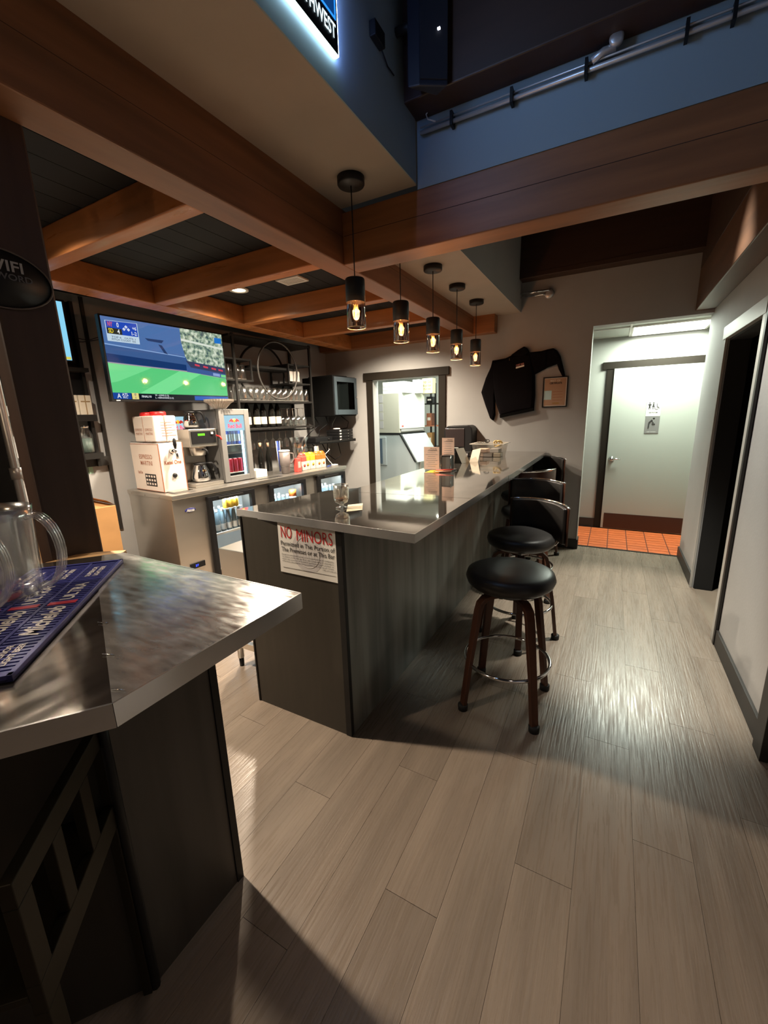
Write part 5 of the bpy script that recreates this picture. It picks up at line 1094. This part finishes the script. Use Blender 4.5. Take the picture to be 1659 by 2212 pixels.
mb = MB(); frust(mb, -1.245,-0.975,4.24,4.45,1.1012,0.022,1.235); obj('tub', mb, glassy('milky_clear_plastic', (0.82,0.80,0.76), 0.12, 0.15), bn)
obj('rim', MB().box(-1.285,4.20,1.232,-0.935,4.222,1.240).box(-1.285,4.468,1.232,-0.935,4.49,1.240).box(-1.285,4.222,1.232,-1.263,4.468,1.240).box(-0.957,4.222,1.232,-0.935,4.468,1.240), mat('milky_rim', (0.62,0.58,0.52), 0.3), bn)
f = [False]
for k, (x_, y_, z_, w_) in enumerate(((-1.20,4.30,1.103,0.08),(-1.11,4.29,1.103,0.09),(-1.02,4.30,1.103,0.07),(-1.17,4.29,1.145,0.10),(-1.05,4.31,1.145,0.09))):
    t = thing('napkin_pack', ('tan napkin pack at the bottom of the clear bin, wall side', 'napkin pack in the middle of the clear bin floor', 'napkin pack at the bottom of the clear bin, stool side', 'upper napkin pack in the clear bin, towards the dispenser', 'upper napkin pack in the clear bin, towards the stools')[k], 'napkins', (x_,y_,z_), group='packs in the clear bin')
    obj('pack', MB().box(x_-w_/2,y_-0.03,z_,x_+w_/2,y_+0.10,z_+0.038), (M_pink, M_greyink, M_winelab)[k % 3], t, 0.004)
sc = thing('scissors', 'black scissors lying on top of the clear bin', 'scissors', (-1.15,4.32,1.2)); obj('blade', MB().tube([(-1.22,4.30,1.238),(-1.13,4.30,1.262)], 0.004, 5), M_chrome, sc); obj('handle', MB().tube([(-1.13+0.025*math.cos(a*math.pi/6),4.30,1.262+0.014*math.sin(a*math.pi/6)) for a in range(12)], 0.004, 5, closed=True), M_black, sc)
rb_ = thing('rope_coil', 'yellow coiled ribbon sticking out of the clear bin', 'ribbon', (-1.03,4.32,1.2)); 
obj('loop', MB().tube([(-1.03+0.035*math.cos(a*math.pi/6)+0.01*math.cos(a*math.pi/3),4.30+0.01*math.sin(a),1.235+0.028*math.sin(a*math.pi/6)) for a in range(12)], 0.009, 6, closed=True), mat('pale_yellow_ribbon', (0.65,0.48,0.20), 0.6), rb_); obj('loop', MB().tube([(-1.01+0.03*math.cos(a*math.pi/6),4.31+0.012*math.cos(a),1.240+0.024*math.sin(a*math.pi/6)) for a in range(12)], 0.008, 6, closed=True), bpy.data.materials['pale_yellow_ribbon'], rb_)
bpy.data.objects.remove(ns)

# steel underbar sink behind the bar end
us = thing('underbar_sink', 'stainless underbar unit on legs behind the end of the bar', 'sink', (-1.9,1.55,0))
obj('basin', MB().box(-2.02,1.60,0.30,-1.66,2.60,0.80), M_steel, us, 0.006)
for x_, y_ in ((-1.70,1.64),(-1.98,1.64),(-1.70,2.56),(-1.98,2.56)):
    lg = obj('leg', MB().tube([(x_,y_,0.06),(x_,y_,0.30)], 0.020, 12), M_steel, us); obj('foot', MB().lathe([(0.014,0),(0.016,0.06)], 12, c=(x_,y_)), M_black, lg)
obj('cross_rail', MB().box(-1.99,1.625,0.14,-1.69,1.655,0.18), M_steel, us)

# ------------------------------------------------------------------ neon sign, speaker, conduits, sprinkler
ng = thing('lit_sign', 'backlit blue and white NORTHWEST sign on the soffit face', 'sign', (-1.0,1.3,2.83))
gx = -0.972
obj('backing', MB().box(-0.985,1.12,2.800,gx,1.532,3.12), M_black, ng, 0.003)
obj('edge_glow', MB().box(-0.988,1.12,2.795,-0.974,1.532,2.801), emit('sign_edge_light', (205,240,235), 10), ng)
obj('halo_strip', MB().box(-0.993,1.10,2.802,-0.987,1.536,3.12), emit('sign_halo', (120,165,255), 28), ng)
obj('edge_glow', MB().box(-0.990,1.532,2.80,-0.975,1.537,3.12), emit('sign_side_light', (150,180,255), 30), ng)
mbl = MB(); mbl.box(gx,1.13,2.893,gx+0.0015,1.520,2.900).box(gx,1.513,2.900,gx+0.0015,1.520,3.10); obj('blue_tube', mbl, emit('sign_blue_tube', (40,130,225), 1.6), ng)
obj('blue_field', MB().box(gx,1.13,2.902,gx+0.001,1.512,3.10), emit('sign_blue_field', (14,60,120), 1.0), ng)
text('NORTHWEST', emit('sign_white_letter', (215,240,250), 1.6), ng, (gx+0.0015,1.378,2.855), YF, ZF, 0.275, 0.045, bold=0.02)
text('OUT', emit('sign_outline_letter', (205,230,250), 1.5), ng, (gx+0.0015,1.41,2.985), YF, ZF, 0.17, 0.13, bold=0.0)
text('OUT', emit('sign_letter_fill', (20,66,126), 1.0), ng, (gx+0.0028,1.41,2.985), YF, ZF, 0.160, 0.115, bold=-0.03)
sp = thing('wall_speaker', 'large dark loudspeaker hung high beside the lit sign', 'speaker', (-0.99,2.0,3.0))
SPA, SPB, SPC, SPD = (-0.924,2.008), (-0.872,2.020), (-0.764,2.088), (-0.83,2.12)
obj('cabinet', MB().prism([SPA,SPB,SPC,SPD], 2.95, 3.45), mat('navy_black_cabinet', (0.012,0.014,0.022), 0.5), sp, 0.006)
obj('grille', MB().prism([(-0.868,2.021),(-0.768,2.084),(-0.764,2.079),(-0.864,2.016)], 2.97, 3.43), mat('dark_speaker_mesh', (0.008,0.008,0.012), 0.8), sp)
obj('mount_arm', MB().tube([(-0.994,2.05,3.20),(-0.88,2.05,3.20)], 0.018, 8), M_blackm, sp)
obj('status_or_glint', MB().box(-0.80,2.050,3.14,-0.788,2.058,3.147), emit('speaker_glint', (230,235,255), 2), sp)  # glint on the cabinet, made as a small glowing patch
bx = thing('junction_box', 'small dark box on the blue lit wall above the soffit edge', 'box', (-0.99,1.87,3.05))
obj('body', MB().box(-0.994,1.80,3.03,-0.965,1.885,3.085), M_black, bx, 0.004); obj('lead', MB().tube([(-0.985,1.885,3.04),(-0.985,1.94,3.01),(-0.985,2.0,3.012)], 0.003, 6), M_black, bx)
cp = thing('conduit_run', 'long silver conduit running along the blue lit wall above the cross beam', 'pipe', (-0.96,2.25,2.915))
obj('pipe', MB().tube([(-0.965,2.245,2.906),(1.2,2.245,2.906)], 0.009, 10), M_conduit, cp); obj('pipe', MB().tube([(-0.965,2.247,2.93),(1.2,2.247,2.93)], 0.0045, 8), M_conduit, cp)
for x_ in (-0.80,-0.52,-0.22,0.12,0.26): obj('clamp', MB().box(x_-0.006,2.226,2.885,x_+0.006,2.27,2.943), M_black, cp)
obj('hanging_wire', MB().tube([(-0.90,2.24,3.0),(-0.93,2.235,2.97),(-0.92,2.232,2.945),(-0.88,2.232,2.925)], 0.003, 6), M_white, cp)
sk = thing('sprinkler_valve', 'round pipe gauge and fittings on the conduit above the cross beam', 'valve', (-0.12,2.22,2.95))
obj('dial', MB().lathe([(0.024,0),(0.026,0.02),(0.018,0.026),(0,0.026)], 20, m=lambda v: (-0.115+v[0], 2.235-v[2], 2.962+v[1])), M_conduit, sk)
obj('fitting', MB().tube([(-0.20,2.235,2.925),(-0.16,2.235,2.945),(-0.115,2.235,2.945)], 0.014, 8), M_conduit, sk)
cp = thing('conduit_stub', 'short pair of silver pipes on the back wall under the dark beam', 'pipe', (-0.85,4.95,2.76))
obj('pipe', MB().tube([(-0.985,4.95,2.765),(-0.70,4.95,2.765)], 0.012, 8), M_chrome, cp); obj('pipe', MB().tube([(-0.985,4.97,2.735),(-0.76,4.97,2.735),(-0.74,4.97,2.725)], 0.010, 8), M_chrome, cp)
obj('round_box', MB().lathe([(0.045,0),(0.045,0.03),(0.02,0.035),(0,0.035)], 20, m=lambda v: (-0.705+v[0], 5.005-v[2], 2.735+v[1])), M_conduit, cp)

# ------------------------------------------------------------------ kitchen seen through the doorway
im = thing('ice_machine', 'tall ice machine with steel bin and white front beyond the kitchen door', 'ice machine', (-3.07,6.2,0), rz=R_(-10)); ORG[im.name] = (0,0,0)
# local x: along the front's normal side, local -x: depth away; corner at the origin
obj('head_side', MB().box(-0.62,0.0,1.265,-0.012,0.74,1.90), mat('beige_machine_side', (0.40,0.38,0.32), 0.5), im, 0.004)
obj('head_front', MB().box(-0.012,0.01,1.33,0.004,0.74,1.90), mat('white_machine_front', (0.72,0.76,0.68), 0.4), im, 0.004)
obj('vent_strip', MB().box(-0.005,0.04,1.285,0.006,0.70,1.322), M_greyink, im)
obj('maker_mark', MB().box(0.004,0.05,1.36,0.006,0.10,1.385), M_coral, im)
for k in range(4): obj('side_vent', MB().box(-0.42,-0.003,1.34+0.14*k,-0.34,0.001,1.46+0.14*k), M_greyink, im)
obj('gasket', MB().box(-0.64,-0.006,1.235,0.0,0.745,1.265), M_black, im)
mb = MB(); mb.prism([(-0.66,0.10),(-0.66,1.235),(0.0,1.235),(0.30,0.80),(0.30,0.10)], 0.0, 0.74, lambda v: (v[0], v[2], v[1])); M_bin = mat('satin_bin_steel', (0.50,0.54,0.55), 0.35, 0.35); obj('bin', mb, M_bin, im, 0.004)
mb = MB(); mb.prism([(-0.01,1.245),(0.015,1.245),(0.315,0.80),(0.29,0.80)], -0.008, 0.748, lambda v: (v[0], v[2], v[1])); obj('door_gasket', mb, M_black, im)
mb = MB(); mb.prism([(0.02,1.235),(0.04,1.24),(0.34,0.80),(0.315,0.79)], 0.02, 0.72, lambda v: (v[0], v[2], v[1])); obj('bin_door', mb, M_bin, im, 0.004)
obj('bin_handle', MB().box(0.30,0.10,0.56,0.34,0.62,0.80), M_steel, im, 0.01)
obj('side_filter', MB().box(-0.60,-0.02,0.72,-0.28,0.0,1.20), mat('grey_filter_frame', (0.30,0.33,0.34), 0.5), im, 0.01); obj('filter_mesh', MB().box(-0.57,-0.024,0.75,-0.36,-0.018,1.17), mat('dark_blue_filter', (0.06,0.09,0.13), 0.7), im)
obj('foot', MB().box(-0.6,0.05,0,0.25,0.70,0.10), M_black, im)
f = [False]; wb2 = new('flat_box', 'box', 'white boxes stacked on the ice machine'); obj('body', MB().box(-0.20,-0.16,0,0.20,0.16,0.058), M_white, wb2, 0.002); obj('lid_edge', MB().box(-0.203,-0.163,0.045,0.203,0.163,0.05), M_greyink, wb2)
for k in range(3):
    r = wb2 if k == 0 else dup(wb2); r.location = (-3.20,6.42,1.902+0.060*k); r['label'] = ('white flat box at the bottom of the stack on the ice machine', 'middle white flat box on the ice machine', 'topmost white flat box on the ice machine')[k]
t = thing('white_carton', 'white carton beside the flat boxes on the ice machine', 'box', (-2.92,6.7,1.902)); obj('body', MB().box(-3.02,6.62,1.902,-2.90,6.78,2.12), M_white, t, 0.002); obj('tape', MB().box(-2.965,6.618,1.902,-2.955,6.6195,2.12), M_greyink, t)
t = thing('paper_bag', 'cream paper bag with handwriting on the ice machine', 'bag', (-2.84,6.9,1.902)); obj('body', MB().box(-2.95,6.85,1.902,-2.76,7.0,2.15), mat('pale_yellow_paper', (0.70,0.62,0.36), 0.8), t, 0.004); text('bags 12oz\nto go cups\nthur only', M_ink, t, (-2.855,6.848,2.03), X, Z, 0.15, 0.17)
ss = thing('storage_shelf', 'black metal storage shelf in the bright kitchen', 'shelf', (-2.6,7.4,0))
for x_ in (-3.15,-2.90,-2.15): 
    for y_ in (7.35,7.75): obj('post', MB().box(x_-0.014,y_-0.014,0,x_+0.014,y_+0.014,2.1 if x_ > -3 else 2.1), M_black, ss)
for z_ in (0.35,0.95,1.35,1.75): obj('shelf', MB().box(-3.16,7.34,z_-0.02,-2.14,7.76,z_), M_blackm if z_ != 1.35 else M_copper, ss)
stuffs = ((-3.05,0.952,0.10,0.26,M_card,'brown box on the storage shelf, next to the black post'),(-2.78,0.952,0.16,0.18,M_winelab,'cream carton on the waist-high kitchen shelf'),(-2.56,0.952,0.14,0.12,M_blue,'blue folded cloth on the waist-high kitchen shelf'),(-3.06,1.352,0.10,0.22,M_copper,'copper brown tins on the kitchen shelf beside the post'),(-2.78,1.352,0.18,0.20,M_card,'kraft paper bag box on the chest-high kitchen shelf'),(-2.54,1.352,0.14,0.28,M_winelab,'tall cream box on the chest-high kitchen shelf'),(-3.05,1.752,0.12,0.12,M_black,'black container on the top kitchen shelf'),(-2.76,1.752,0.20,0.22,M_white,'white box on the top kitchen shelf'),(-2.52,1.752,0.16,0.16,M_card,'small brown box on the top kitchen shelf'),(-2.76,0.352,0.2,0.26,M_yellow,'mustard box on the lowest kitchen shelf'),(-2.5,0.352,0.16,0.2,M_paper,'white bag on the lowest kitchen shelf'))
for x_, z_, w_, h_, m_, lb in stuffs:
    t = thing('stored_box', lb, 'box', (x_,7.5,z_), group='goods on the kitchen shelf'); obj('body', MB().box(x_-w_/2,7.42,z_,x_+w_/2,7.62,z_+h_), m_, t, 0.004); obj('side_print', MB().box(x_-w_*.3,7.418,z_+h_*.4,x_+w_*.3,7.4195,z_+h_*.65), M_paper if m_ != M_paper else M_ink, t)
